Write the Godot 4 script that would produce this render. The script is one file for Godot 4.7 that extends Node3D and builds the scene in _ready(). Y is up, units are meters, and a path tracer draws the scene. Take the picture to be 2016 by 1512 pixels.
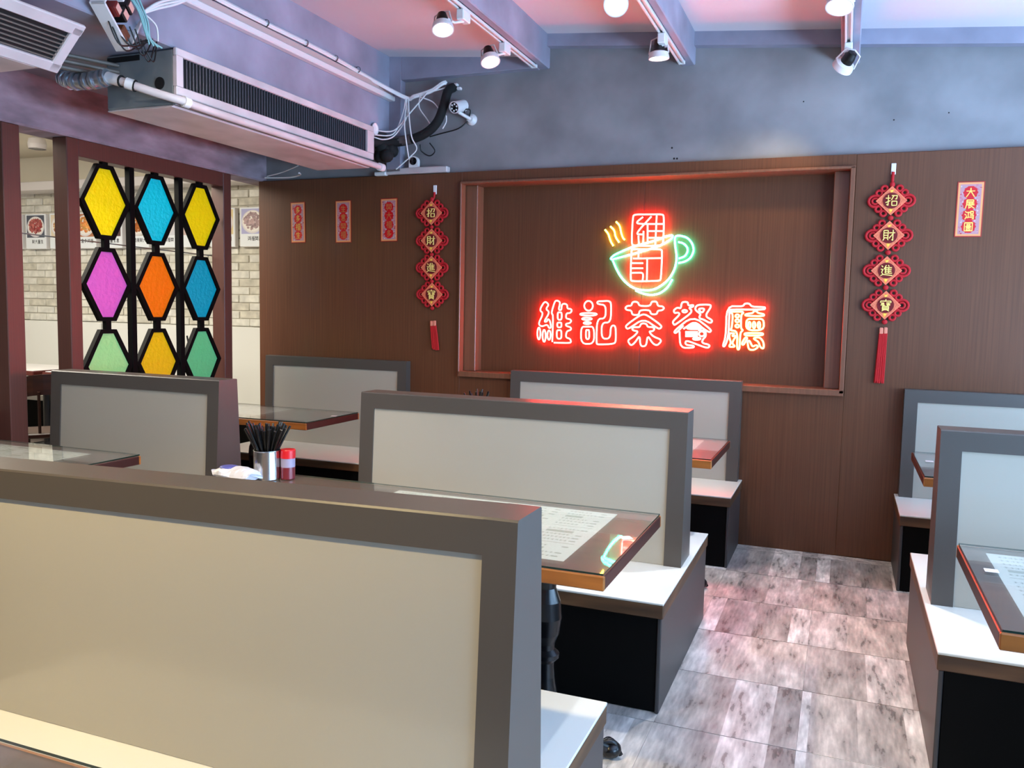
extends Node3D

func _ready() -> void:
	rng.seed = 20
	# ---- camera
	var cam := Camera3D.new()
	cam.name = "camera"
	cam.fov = 49.2
	cam.near = 0.05
	cam.far = 60.0
	cam.position = Vector3(4.045, 1.3785, 5.124)
	cam.rotation = Vector3(-0.0877, 0.375, 0.0202)
	add_child(cam)
	cam.current = true
	# ---- sky and exposure
	var e := Environment.new()
	e.background_mode = Environment.BG_SKY
	var sky := Sky.new()
	var sm := ProceduralSkyMaterial.new()
	sm.sky_top_color = Color(0.5, 0.66, 0.9)
	sm.sky_horizon_color = Color(0.8, 0.87, 0.95)
	sm.ground_bottom_color = Color(0.4, 0.4, 0.4)
	sm.ground_horizon_color = Color(0.7, 0.75, 0.8)
	sm.sky_energy_multiplier = 1.2
	sky.sky_material = sm
	e.sky = sky
	e.tonemap_mode = Environment.TONE_MAPPER_LINEAR
	e.tonemap_exposure = 1.0
	e.sdfgi_enabled = true
	e.ssao_enabled = true
	e.ssil_enabled = true
	var we := WorldEnvironment.new()
	we.name = "environment"
	we.environment = e
	add_child(we)
	# ---- large lights: street windows, added fill, neon wash, next dining room, lamps behind the camera
	var day := Color(0.56, 0.79, 1.0)
	area_light("window_light_right", Vector3(6.55, 1.8, 3.0), Vector3(4.0, 1.8, 3.0), Vector2(4.7, 2.0), day, 11.0)
	area_light("ceiling_fill_right", Vector3(6.5, 1.1, 3.0), Vector3(4.0, 3.6, 3.0), Vector2(4.7, 0.7), Color(0.7, 0.85, 1.0), 38.0)  # added fill tilted upward to brighten the ceiling, no real source
	area_light("window_light_front", Vector3(4.7, 1.5, 8.5), Vector3(4.4, 1.9, 5.0), Vector2(2.8, 1.8), day, 1.2)
	area_light("neon_wash", Vector3(2.88, 1.32, -0.085), Vector3(2.88, 1.4, 3.0), Vector2(1.45, 0.3), Color(1.0, 0.2, 0.17), 0.45)
	area_light("neon_cup_wash", Vector3(2.9, 1.7, -0.085), Vector3(2.9, 1.75, 3.0), Vector2(0.4, 0.4), Color(0.25, 1.0, 0.75), 0.02)
	area_light("added_dining_room_light", Vector3(-2.2, 2.86, 1.3), Vector3(-2.2, 0.0, 1.0), Vector2(3.4, 1.6), Color(1.0, 0.97, 0.9), 36.0)  # added light that brightens the brick room, source unseen
	setup_materials()
	M.subfloor = mat("subfloor", Color(0.42, 0.38, 0.36), 0.5)
	setup_floor_materials()
	mat("orange_plastic", Color(0.9, 0.4, 0.08), 0.35)
	mat("slat_tan_light", Color(0.72, 0.64, 0.62), 0.5)
	M.knot_square = printed("knot_square", square_image(), 0.7)
	build_room()
	build_screen()
	build_booths()
	build_neon()
	build_ceiling_things()
	build_ornaments()
	build_far_room()
	build_table_things()
	room_lamps()

# vinyl tiles, each printed with three worn strips
func setup_floor_materials() -> void:
	var tones := [Color(0.9, 0.87, 0.84), Color(0.79, 0.76, 0.73), Color(0.86, 0.83, 0.8), Color(0.73, 0.7, 0.67), Color(0.93, 0.91, 0.88), Color(0.82, 0.78, 0.74)]
	var f := FastNoiseLite.new()
	f.noise_type = FastNoiseLite.TYPE_SIMPLEX_SMOOTH
	f.seed = 71
	f.frequency = 0.02
	f.fractal_octaves = 6
	var n := 176
	var r := RandomNumberGenerator.new()
	r.seed = 4
	for i in 7:
		var img := Image.create(n, n, false, Image.FORMAT_RGB8)
		var picks := [r.randi_range(0, 5), r.randi_range(0, 5), r.randi_range(0, 5)]
		var shift := r.randi_range(0, 58)
		for x in n:
			var s: int = mini((x + shift) * 3 / n, 3) % 3
			var tone: Color = tones[picks[s]]
			for y in n:
				var a := f.get_noise_2d(x * 1.2 + i * 900 + s * 300, y * 0.4)
				var g := f.get_noise_2d(x * 7.0 + i * 500, y * 1.0 + 4000)
				var k := clampf(0.86 + a * 0.28 + g * 0.14, 0.4, 1.08)
				if a < -0.28 and g < -0.1:
					k *= 0.82
				img.set_pixel(x, y, Color(minf(tone.r * k, 1), minf(tone.g * k, 1), minf(tone.b * k, 1)))
		var m := printed("floor_tile_%d" % i, img, 0.38)
		m.texture_repeat = false

func room_lamps() -> void:
	var warm := Color(1.0, 0.89, 0.64)
	var cool := Color(1.0, 0.95, 0.88)
	for q: Array in [
		[Vector3(2.1, 2.74, 1.27), Vector3(2.5, 0.7, 2.1), cool, 0.9, 45.0],
		[Vector3(2.14, 2.74, 0.7), Vector3(2.8, 0.7, 1.2), cool, 0.9, 45.0],
		[Vector3(3.05, 2.68, 1.4), Vector3(3.5, 1.2, 3.0), cool, 0.9, 45.0],
		[Vector3(3.06, 2.7, 0.6), Vector3(3.08, 0.0, 0.55), cool, 1.4, 40.0],
		[Vector3(3.95, 2.6, 1.4), Vector3(3.75, 0.0, 2.2), Color(0.92, 0.95, 1.0), 3.8, 40.0],
		[Vector3(3.95, 2.62, 0.41), Vector3(3.3, 1.7, 0.0), warm, 0.6, 40.0],
		[Vector3(2.12, 2.75, 2.75), Vector3(0.8, 0.7, 1.2), cool, 4.0, 42.0],  # added, out of view, brightens the left booths
		[Vector3(2.12, 2.75, 3.95), Vector3(0.7, 0.7, 1.9), cool, 4.8, 42.0],  # added, out of view, brightens the booth by the screen
		[Vector3(2.2, 2.75, 4.75), Vector3(2.6, 0.5, 3.85), warm, 8.5, 45.0],
		[Vector3(3.05, 2.7, 2.95), Vector3(2.8, 0.7, 1.7), cool, 1.6, 42.0]]:  # added, out of view, brightens the middle booths
		spot_light(self, q[0], q[1], q[2], q[3], q[4])
const NEON := {
	"wei": "182,274 156,291 191,362 163,383 198,444 229,421 207,391 235,370 196,307 216,307 224,327 238,316 248,269 233,265 221,290 182,274; 174,228 172,204 167,189 160,189 154,204 151,228 153,252 158,267 165,267 171,252 174,228; 211,214 209,190 204,175 197,175 191,190 189,214 190,238 195,253 202,253 208,238 211,214; 245,220 243,201 238,189 231,189 225,200 222,219 224,238 229,250 237,250 243,239 245,220; 258,175 260,353 246,364 269,445 287,448 307,437 295,386 316,386 317,423 337,429 355,421 356,396 383,394 387,381 377,368 350,366 348,332 375,328 387,318 376,302 349,298 350,283 384,275 386,258 355,249 350,208 381,200 388,181 380,172 269,171; 304,371 318,371 319,322 291,322 290,371 304,371; 304,304 318,304 319,273 290,272 289,303 304,304; 303,254 319,254 321,198 289,197 287,253 303,254",
	"ji": "529,418 524,398 509,386 491,386 476,397 469,417 475,436 489,448 507,448 522,437 529,418; 559,364 548,358 519,354 483,354 454,356 442,361 453,367 482,370 518,371 547,369 559,364; 525,333 519,329 502,326 481,325 464,328 457,332 464,337 481,340 502,340 519,338 525,333; 520,306 515,302 502,299 487,299 474,301 469,305 474,309 486,312 502,312 515,310 520,306; 496,282 540,283 544,172 456,169 452,281 496,282; 497,261 508,261 510,202 488,201 486,261 497,261; 588,448 633,451 650,436 650,313 590,310 593,207 649,209 651,292 683,295 688,199 678,176 566,168 559,178 558,334 615,338 614,423 562,429 555,439 562,447 588,448",
	"cha": "755,421 781,422 788,447 822,447 833,421 902,422 910,451 943,451 950,423 981,422 991,409 978,397 951,394 945,371 908,371 901,397 836,396 831,365 789,364 782,393 752,394 741,407 755,421; 858,369 833,359 747,295 756,276 771,277 863,343 959,280 973,284 981,301 883,366 858,369; 840,287 846,308 864,314 885,307 890,290 923,291 936,279 924,264 899,264 926,232 986,211 957,175 927,186 892,239 886,169 848,167 842,237 814,191 787,167 763,202 804,228 833,262 799,265 790,277 802,287 840,287",
	"can": "1056,309 1045,327 1092,374 1079,386 1057,380 1050,398 1074,417 1095,409 1099,447 1117,452 1137,450 1140,428 1172,434 1171,422 1143,416 1163,400 1156,380 1062,307 1056,309; 1135,395 1130,389 1120,386 1109,388 1104,394 1109,400 1119,402 1130,400 1135,395; 1181,404 1192,435 1273,438 1280,424 1244,366 1293,341 1280,322 1233,347 1217,349 1209,361 1220,377 1181,404; 1199,411 1243,414 1226,383 1199,411; 1115,306 1068,252 1055,268 1171,366 1289,283 1278,266 1244,285 1182,332 1116,284; 1116,284 1182,334 1244,285 1116,284; 1139,295 1227,297; 1155,307 1211,309; 1169,320 1196,320; 1128,266 1205,268; 1129,257 1205,259; 1129,248 1205,251; 1129,239 1206,242; 1208,278 1252,278 1255,242 1238,225 1231,201 1283,190 1272,170 1232,180 1138,214 1129,197 1139,185 1184,183 1184,169 1100,166 1092,269; 1224,227 1217,221 1200,219 1183,220 1176,225 1183,230 1200,233 1217,231 1224,227; 1247,257 1242,246 1229,241 1217,245 1211,256 1216,268 1228,273 1241,269 1247,257",
	"ting_red": "1372,183 1358,185 1375,245 1373,430 1468,429 1478,447 1505,448 1521,428 1595,428 1599,420 1590,412 1399,410 1390,404 1391,246 1372,183",
	"ting_gold": "1435,397 1469,398 1473,388 1460,382 1462,295 1476,286 1459,271 1460,168 1444,168 1443,279 1397,284 1408,294 1412,381 1396,393 1400,397 1435,397; 1449,372 1446,365 1438,362 1429,365 1426,371 1429,378 1437,381 1446,379 1449,372; 1451,342 1448,336 1439,333 1431,335 1427,342 1430,349 1438,352 1447,349 1451,342; 1452,311 1449,304 1441,301 1432,304 1428,310 1431,317 1440,320 1448,317 1452,311; 1411,266 1427,267 1410,246 1439,253 1422,227 1414,203 1436,184 1393,182 1408,206 1395,242 1398,266 1411,266; 1515,389 1527,391 1534,403 1549,403 1557,392 1595,385 1592,373 1486,373 1483,382 1515,389; 1542,356 1593,357 1596,289 1494,286 1491,355 1542,356; 1518,318 1517,304 1512,298 1506,303 1503,318 1505,333 1510,339 1516,333 1518,318; 1546,319 1544,304 1539,298 1533,304 1531,319 1532,333 1537,339 1543,334 1546,319; 1574,320 1573,305 1568,299 1562,305 1559,319 1561,334 1566,340 1571,334 1574,320; 1539,271 1593,272 1593,258 1485,254 1484,269 1539,271; 1503,241 1491,245 1470,205 1480,195 1496,221 1503,241; 1515,226 1504,218 1513,170 1544,168 1570,188 1556,200 1536,187 1523,210 1515,226; 1541,242 1575,247 1599,217 1601,177 1581,185 1568,220 1541,234 1541,242",
	"logo_red": "872,992 958,991 969,980 971,813 957,797 785,799 769,811 772,982 784,994 872,992; 862,777 955,776 966,764 964,590 954,580 781,576 770,589 770,770 777,778 862,777; 838,977 799,948 804,934 966,931; 891,980 791,870 838,869; 812,861 816,811; 843,890 844,811; 923,983 921,802; 868,926 872,810; 873,889 968,888; 875,848 967,846; 816,769 817,723; 783,719 959,721; 873,715 875,581; 775,690 848,690; 778,658 849,658; 779,629 842,631 851,619 848,581",
	"logo_teal": "637,720 652,737 682,753 780,795 911,827 994,858 1025,861 1030,854 1016,834 954,799 871,773 786,749 679,722 642,712 637,720; 651,707 672,660 704,606 749,559 802,528 871,518 930,527 984,561 1024,603 1051,661 1059,726 1047,788 1040,846 1052,858 1077,858 1119,845 1149,812 1162,767 1144,722 1108,698 1069,691; 1064,819 1095,812 1121,787 1124,759 1107,730 1070,718; 805,520 846,501 902,490 957,500 1006,536 1035,590",
	"logo_steam": "665,951 690,926 700,879 714,846 725,837; 629,922 656,897 664,855 689,821; 594,902 617,876 632,830 652,800",
}
var M := {}
var names := {}
var rng := RandomNumberGenerator.new()

# ---------------------------------------------------------------- naming and tagging
func numbered(called: String, parent: Node) -> String:
	var key := str(parent.get_instance_id()) + called
	var n: int = names.get(key, 0)
	names[key] = n + 1
	return called if n == 0 else "%s_%03d" % [called, n]

func tag(o: Node, label: String, category: String, group := "") -> Node:
	o.set_meta("label", label)
	o.set_meta("category", category)
	if group != "":
		o.set_meta("group", group)
	return o

func thing(called: String, label: String, category: String, at := Vector3.ZERO, turn := 0.0, group := "") -> Node3D:
	var o := Node3D.new()
	o.name = numbered(called, self)
	add_child(o, true)
	o.position = at
	o.rotation.y = turn
	tag(o, label, category, group)
	return o

func structure(called: String, label: String) -> Node3D:
	var o := Node3D.new()
	o.name = numbered(called, self)
	add_child(o, true)
	o.set_meta("kind", "structure")
	o.set_meta("label", label)
	return o

func put(called: String, mesh: Mesh, material: Material, parent: Node = self) -> MeshInstance3D:
	var o := MeshInstance3D.new()
	o.name = numbered(called, parent)
	o.mesh = mesh
	if material:
		o.material_override = material
	o.cast_shadow = GeometryInstance3D.SHADOW_CASTING_SETTING_ON
	parent.add_child(o, true)
	return o

func obj(called: String, st: SurfaceTool, material: Material, parent: Node = self) -> MeshInstance3D:
	return put(called, st.commit(), material, parent)

func dup(root: Node3D, at: Vector3, label: String, turn := 0.0) -> Node3D:
	var r: Node3D = root.duplicate()
	var plain := str(root.name)
	r.name = numbered(plain, self)
	add_child(r, true)
	r.position = at
	r.rotation.y = turn
	r.set_meta("label", label)
	return r

# ---------------------------------------------------------------- mesh helpers
func begin() -> SurfaceTool:
	var st := SurfaceTool.new()
	st.begin(Mesh.PRIMITIVE_TRIANGLES)
	return st

func tri(st: SurfaceTool, a: Vector3, b: Vector3, c: Vector3, away: Vector3) -> void:
	var n := (c - a).cross(b - a)
	if n.dot(away) < 0.0:
		var k := b
		b = c
		c = k
		n = -n
	n = n.normalized()
	for v: Vector3 in [a, b, c]:
		st.set_normal(n)
		st.add_vertex(v)

func quad(st: SurfaceTool, a: Vector3, b: Vector3, c: Vector3, d: Vector3, away: Vector3) -> void:
	tri(st, a, b, c, away)
	tri(st, a, c, d, away)

# box with chamfered edges, centre c, size s
func box(st: SurfaceTool, c: Vector3, s: Vector3, bevel := 0.003, xf := Transform3D.IDENTITY) -> void:
	var h := s * 0.5
	var b := minf(bevel, minf(h.x, minf(h.y, h.z)) * 0.45)
	var P := {}
	for sx: int in [-1, 1]:
		for sy: int in [-1, 1]:
			for sz: int in [-1, 1]:
				P[[sx, sy, sz, 0]] = xf * (c + Vector3(sx * h.x, sy * (h.y - b), sz * (h.z - b)))
				P[[sx, sy, sz, 1]] = xf * (c + Vector3(sx * (h.x - b), sy * h.y, sz * (h.z - b)))
				P[[sx, sy, sz, 2]] = xf * (c + Vector3(sx * (h.x - b), sy * (h.y - b), sz * h.z))
	var o := xf.basis
	for s1: int in [-1, 1]:
		quad(st, P[[s1, -1, -1, 0]], P[[s1, 1, -1, 0]], P[[s1, 1, 1, 0]], P[[s1, -1, 1, 0]], o * Vector3(s1, 0, 0))
		quad(st, P[[-1, s1, -1, 1]], P[[1, s1, -1, 1]], P[[1, s1, 1, 1]], P[[-1, s1, 1, 1]], o * Vector3(0, s1, 0))
		quad(st, P[[-1, -1, s1, 2]], P[[1, -1, s1, 2]], P[[1, 1, s1, 2]], P[[-1, 1, s1, 2]], o * Vector3(0, 0, s1))
		for s2: int in [-1, 1]:
			quad(st, P[[s1, s2, -1, 0]], P[[s1, s2, 1, 0]], P[[s1, s2, 1, 1]], P[[s1, s2, -1, 1]], o * Vector3(s1, s2, 0))
			quad(st, P[[s1, -1, s2, 0]], P[[s1, 1, s2, 0]], P[[s1, 1, s2, 2]], P[[s1, -1, s2, 2]], o * Vector3(s1, 0, s2))
			quad(st, P[[-1, s1, s2, 1]], P[[1, s1, s2, 1]], P[[1, s1, s2, 2]], P[[-1, s1, s2, 2]], o * Vector3(0, s1, s2))
			for s3: int in [-1, 1]:
				tri(st, P[[s1, s2, s3, 0]], P[[s1, s2, s3, 1]], P[[s1, s2, s3, 2]], o * Vector3(s1, s2, s3))

func box2(st: SurfaceTool, lo: Vector3, hi: Vector3, bevel := 0.003) -> void:
	box(st, (lo + hi) * 0.5, (hi - lo).abs(), bevel)

func plain_box(lo: Vector3, hi: Vector3, bevel := 0.003) -> ArrayMesh:
	var st := begin()
	box2(st, lo, hi, bevel)
	return st.commit()

# polygon in local xy pushed out along local z from h0 to h1
func prism(st: SurfaceTool, poly: PackedVector2Array, h0: float, h1: float, xf := Transform3D.IDENTITY) -> void:
	var area := 0.0
	for i in poly.size():
		area += poly[i].cross(poly[(i + 1) % poly.size()])
	var idx := Geometry2D.triangulate_polygon(poly)
	for k in range(0, idx.size(), 3):
		var q := [poly[idx[k]], poly[idx[k + 1]], poly[idx[k + 2]]]
		tri(st, xf * Vector3(q[0].x, q[0].y, h0), xf * Vector3(q[1].x, q[1].y, h0), xf * Vector3(q[2].x, q[2].y, h0), xf.basis * Vector3(0, 0, -signf(h1 - h0)))
		tri(st, xf * Vector3(q[0].x, q[0].y, h1), xf * Vector3(q[1].x, q[1].y, h1), xf * Vector3(q[2].x, q[2].y, h1), xf.basis * Vector3(0, 0, signf(h1 - h0)))
	for i in poly.size():
		var a := poly[i]
		var b := poly[(i + 1) % poly.size()]
		var n := Vector2(b.y - a.y, a.x - b.x) * signf(area)
		quad(st, xf * Vector3(a.x, a.y, h0), xf * Vector3(b.x, b.y, h0), xf * Vector3(b.x, b.y, h1), xf * Vector3(a.x, a.y, h1), xf.basis * Vector3(n.x, n.y, 0))

# local xy -> (z, y) of the world, pushed along x
func zy() -> Transform3D:
	return Transform3D(Basis(Vector3(0, 0, 1), Vector3(0, 1, 0), Vector3(1, 0, 0)), Vector3.ZERO)

func smooth_vertex(st: SurfaceTool, p: Vector3, n: Vector3) -> void:
	st.set_normal(n)
	st.add_vertex(p)

func smooth_quad(st: SurfaceTool, p: Array, n: Array) -> void:
	for t: Array in [[0, 1, 2], [0, 2, 3]]:
		var a: Vector3 = p[t[0]]
		var b: Vector3 = p[t[1]]
		var c: Vector3 = p[t[2]]
		var away: Vector3 = n[t[0]] + n[t[1]] + n[t[2]]
		if (c - a).cross(b - a).dot(away) < 0.0:
			t = [t[0], t[2], t[1]]
		for k: int in t:
			smooth_vertex(st, p[k], n[k])

func tube(st: SurfaceTool, pts: Array, r: float, sides := 8, closed := false) -> void:
	var n := pts.size()
	if n < 2:
		return
	var rings := []
	var norms := []
	var side := Vector3.ZERO
	for i in n:
		var before: Vector3 = pts[i - 1] if i > 0 else (pts[n - 1] if closed else pts[0])
		var after: Vector3 = pts[i + 1] if i < n - 1 else (pts[0] if closed else pts[n - 1])
		var t := (after - before).normalized()
		if side == Vector3.ZERO:
			side = t.cross(Vector3.UP if absf(t.y) < 0.9 else Vector3.RIGHT).normalized()
		side = (side - t * side.dot(t)).normalized()
		var up := t.cross(side)
		var ring := []
		var nn := []
		for k in sides:
			var d := side * cos(TAU * k / sides) + up * sin(TAU * k / sides)
			ring.append(pts[i] + d * r)
			nn.append(d)
		rings.append(ring)
		norms.append(nn)
	for i in (n if closed else n - 1):
		var j := (i + 1) % n
		for k in sides:
			var l := (k + 1) % sides
			smooth_quad(st, [rings[i][k], rings[j][k], rings[j][l], rings[i][l]], [norms[i][k], norms[j][k], norms[j][l], norms[i][l]])
	if not closed:
		for e: Array in [[0, 1], [n - 1, n - 2]]:
			var away: Vector3 = pts[e[0]] - pts[e[1]]
			for k in sides:
				tri(st, pts[e[0]], rings[e[0]][k], rings[e[0]][(k + 1) % sides], away)

# profile of (radius, height) turned about y; creases stay sharp
func lathe(st: SurfaceTool, profile: Array, sides := 20, xf := Transform3D.IDENTITY) -> void:
	for i in profile.size() - 1:
		var a: Vector2 = profile[i]
		var b: Vector2 = profile[i + 1]
		var d := b - a
		if d.length() < 0.00001:
			continue
		var n2 := Vector2(d.y, -d.x).normalized()
		for k in sides:
			var u := TAU * k / sides
			var v := TAU * (k + 1) / sides
			var e1 := Vector3(cos(u), 0, sin(u))
			var e2 := Vector3(cos(v), 0, sin(v))
			var p := [e1 * a.x + Vector3(0, a.y, 0), e2 * a.x + Vector3(0, a.y, 0), e2 * b.x + Vector3(0, b.y, 0), e1 * b.x + Vector3(0, b.y, 0)]
			var m := [e1 * n2.x + Vector3(0, n2.y, 0), e2 * n2.x + Vector3(0, n2.y, 0), e2 * n2.x + Vector3(0, n2.y, 0), e1 * n2.x + Vector3(0, n2.y, 0)]
			for q in 4:
				p[q] = xf * p[q]
				m[q] = (xf.basis * m[q]).normalized()
			smooth_quad(st, p, m)

func ball(st: SurfaceTool, c: Vector3, r: Vector3, rows := 8, sides := 12) -> void:
	for i in rows:
		for k in sides:
			var p := []
			var n := []
			for e: Array in [[i, k], [i + 1, k], [i + 1, k + 1], [i, k + 1]]:
				var a: float = PI * e[0] / rows
				var b: float = TAU * e[1] / sides
				var d := Vector3(sin(a) * cos(b), cos(a), sin(a) * sin(b))
				n.append((d / r).normalized())
				p.append(c + d * r)
			smooth_quad(st, p, n)

func rounded(pts: Array, times := 2, closed := false) -> Array:
	var p := pts
	for t in times:
		var q := []
		var n := p.size()
		if not closed:
			q.append(p[0])
		for i in (n if closed else n - 1):
			var a: Vector3 = p[i]
			var b: Vector3 = p[(i + 1) % n]
			q.append(a.lerp(b, 0.22))
			q.append(a.lerp(b, 0.78))
		if not closed:
			q.append(p[n - 1])
		p = q
	return p

# smooth line through all points
func through(pts: Array, steps := 6) -> Array:
	var out := []
	for i in pts.size() - 1:
		var a: Vector3 = pts[maxi(i - 1, 0)]
		var b: Vector3 = pts[i]
		var c: Vector3 = pts[i + 1]
		var d: Vector3 = pts[mini(i + 2, pts.size() - 1)]
		for k in steps:
			out.append(b.cubic_interpolate(c, a, d, float(k) / steps))
	out.append(pts[pts.size() - 1])
	return out

# flat sheet standing in local xy with a print on its front; w x h x t, centred
func card(w: float, h: float, t: float) -> ArrayMesh:
	var st := begin()
	var x := w / 2
	var y := h / 2
	for e: Array in [[Vector3(-x, y, t), Vector2(0, 0)], [Vector3(x, y, t), Vector2(1, 0)], [Vector3(x, -y, t), Vector2(1, 1)], [Vector3(-x, y, t), Vector2(0, 0)], [Vector3(x, -y, t), Vector2(1, 1)], [Vector3(-x, -y, t), Vector2(0, 1)]]:
		st.set_normal(Vector3(0, 0, 1))
		st.set_uv(e[1])
		st.add_vertex(e[0])
	st.set_uv(Vector2(0.004, 0.004))
	quad(st, Vector3(-x, -y, 0), Vector3(-x, y, 0), Vector3(x, y, 0), Vector3(x, -y, 0), Vector3(0, 0, -1))
	for s: float in [-1.0, 1.0]:
		quad(st, Vector3(s * x, -y, 0), Vector3(s * x, y, 0), Vector3(s * x, y, t), Vector3(s * x, -y, t), Vector3(s, 0, 0))
		quad(st, Vector3(-x, s * y, 0), Vector3(x, s * y, 0), Vector3(x, s * y, t), Vector3(-x, s * y, t), Vector3(0, s, 0))
	return st.commit()

# ---------------------------------------------------------------- materials
func mat(key: String, c: Color, rough := 0.5, metal := 0.0, spec := 0.5) -> StandardMaterial3D:
	var m := StandardMaterial3D.new()
	m.resource_name = key
	m.albedo_color = c
	m.roughness = rough
	m.metallic = metal
	m.metallic_specular = spec
	M[key] = m
	return m

func glow(key: String, linear: Color, energy: float) -> StandardMaterial3D:
	var m := mat(key, Color(0.9, 0.9, 0.9), 0.3)
	m.emission_enabled = true
	m.emission = linear.linear_to_srgb()
	m.emission_energy_multiplier = energy
	return m

# grey image of layered noise; sx, sy stretch it
func noise_image(n: int, freq: float, seed_: int, sx := 1.0, sy := 1.0, lo := 0.6, hi := 1.0, octaves := 4) -> Image:
	var f := FastNoiseLite.new()
	f.seed = seed_
	f.noise_type = FastNoiseLite.TYPE_SIMPLEX_SMOOTH
	f.frequency = freq
	f.fractal_octaves = octaves
	var img := Image.create(n, n, false, Image.FORMAT_RGB8)
	for y in n:
		for x in n:
			# blends the edges so that the picture repeats
			var u := float(x) / n
			var v := float(y) / n
			var wx := smoothstep(0.8, 1.0, u)
			var wy := smoothstep(0.8, 1.0, v)
			var a := lerpf(f.get_noise_2d(x * sx, y * sy), f.get_noise_2d((x - n) * sx, y * sy), wx)
			if wy > 0.0:
				var b := lerpf(f.get_noise_2d(x * sx, (y - n) * sy), f.get_noise_2d((x - n) * sx, (y - n) * sy), wx)
				a = lerpf(a, b, wy)
			var g := clampf(lerpf(lo, hi, a * 0.5 + 0.5 + a * 0.25), 0.0, 1.0)
			img.set_pixel(x, y, Color(g, g, g))
	return img

func textured(key: String, c: Color, img: Image, scale: Vector3, rough := 0.5, world := true) -> StandardMaterial3D:
	var m := mat(key, c, rough)
	m.albedo_texture = ImageTexture.create_from_image(img)
	m.uv1_triplanar = true
	m.uv1_world_triplanar = world
	m.uv1_scale = scale
	m.uv1_triplanar_sharpness = 8.0
	return m

func printed(key: String, img: Image, rough := 0.6) -> StandardMaterial3D:
	var m := mat(key, Color.WHITE, rough)
	m.albedo_texture = ImageTexture.create_from_image(img)
	return m

# ---------------------------------------------------------------- painting prints
func stroke(img: Image, a: Vector2, b: Vector2, w: float, c: Color) -> void:
	var lo := a.min(b) - Vector2(w, w)
	var hi := a.max(b) + Vector2(w, w)
	for y in range(maxi(0, int(lo.y)), mini(img.get_height(), int(hi.y) + 2)):
		for x in range(maxi(0, int(lo.x)), mini(img.get_width(), int(hi.x) + 2)):
			var p := Vector2(x + 0.5, y + 0.5)
			if p.distance_to(Geometry2D.get_closest_point_to_segment(p, a, b)) <= w * 0.5:
				img.set_pixel(x, y, c)

func parse(text: String) -> Array:
	var out := []
	for s in text.split("|"):
		var line := []
		for q in s.strip_edges().split(" ", false):
			var e := q.split(",")
			line.append(Vector2(float(e[0]), float(e[1])))
		out.append(line)
	return out

func glyph(img: Image, text: String, at: Vector2, size: Vector2, w: float, c: Color) -> void:
	for line: Array in parse(text):
		for i in line.size() - 1:
			stroke(img, at + line[i] * size / 10.0, at + line[i + 1] * size / 10.0, w, c)

func spot(img: Image, at: Vector2, r: Vector2, c: Color) -> void:
	for y in range(maxi(0, int(at.y - r.y)), mini(img.get_height(), int(at.y + r.y) + 2)):
		for x in range(maxi(0, int(at.x - r.x)), mini(img.get_width(), int(at.x + r.x) + 2)):
			if ((Vector2(x + 0.5, y + 0.5) - at) / r).length() <= 1.0:
				img.set_pixel(x, y, c)

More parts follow.
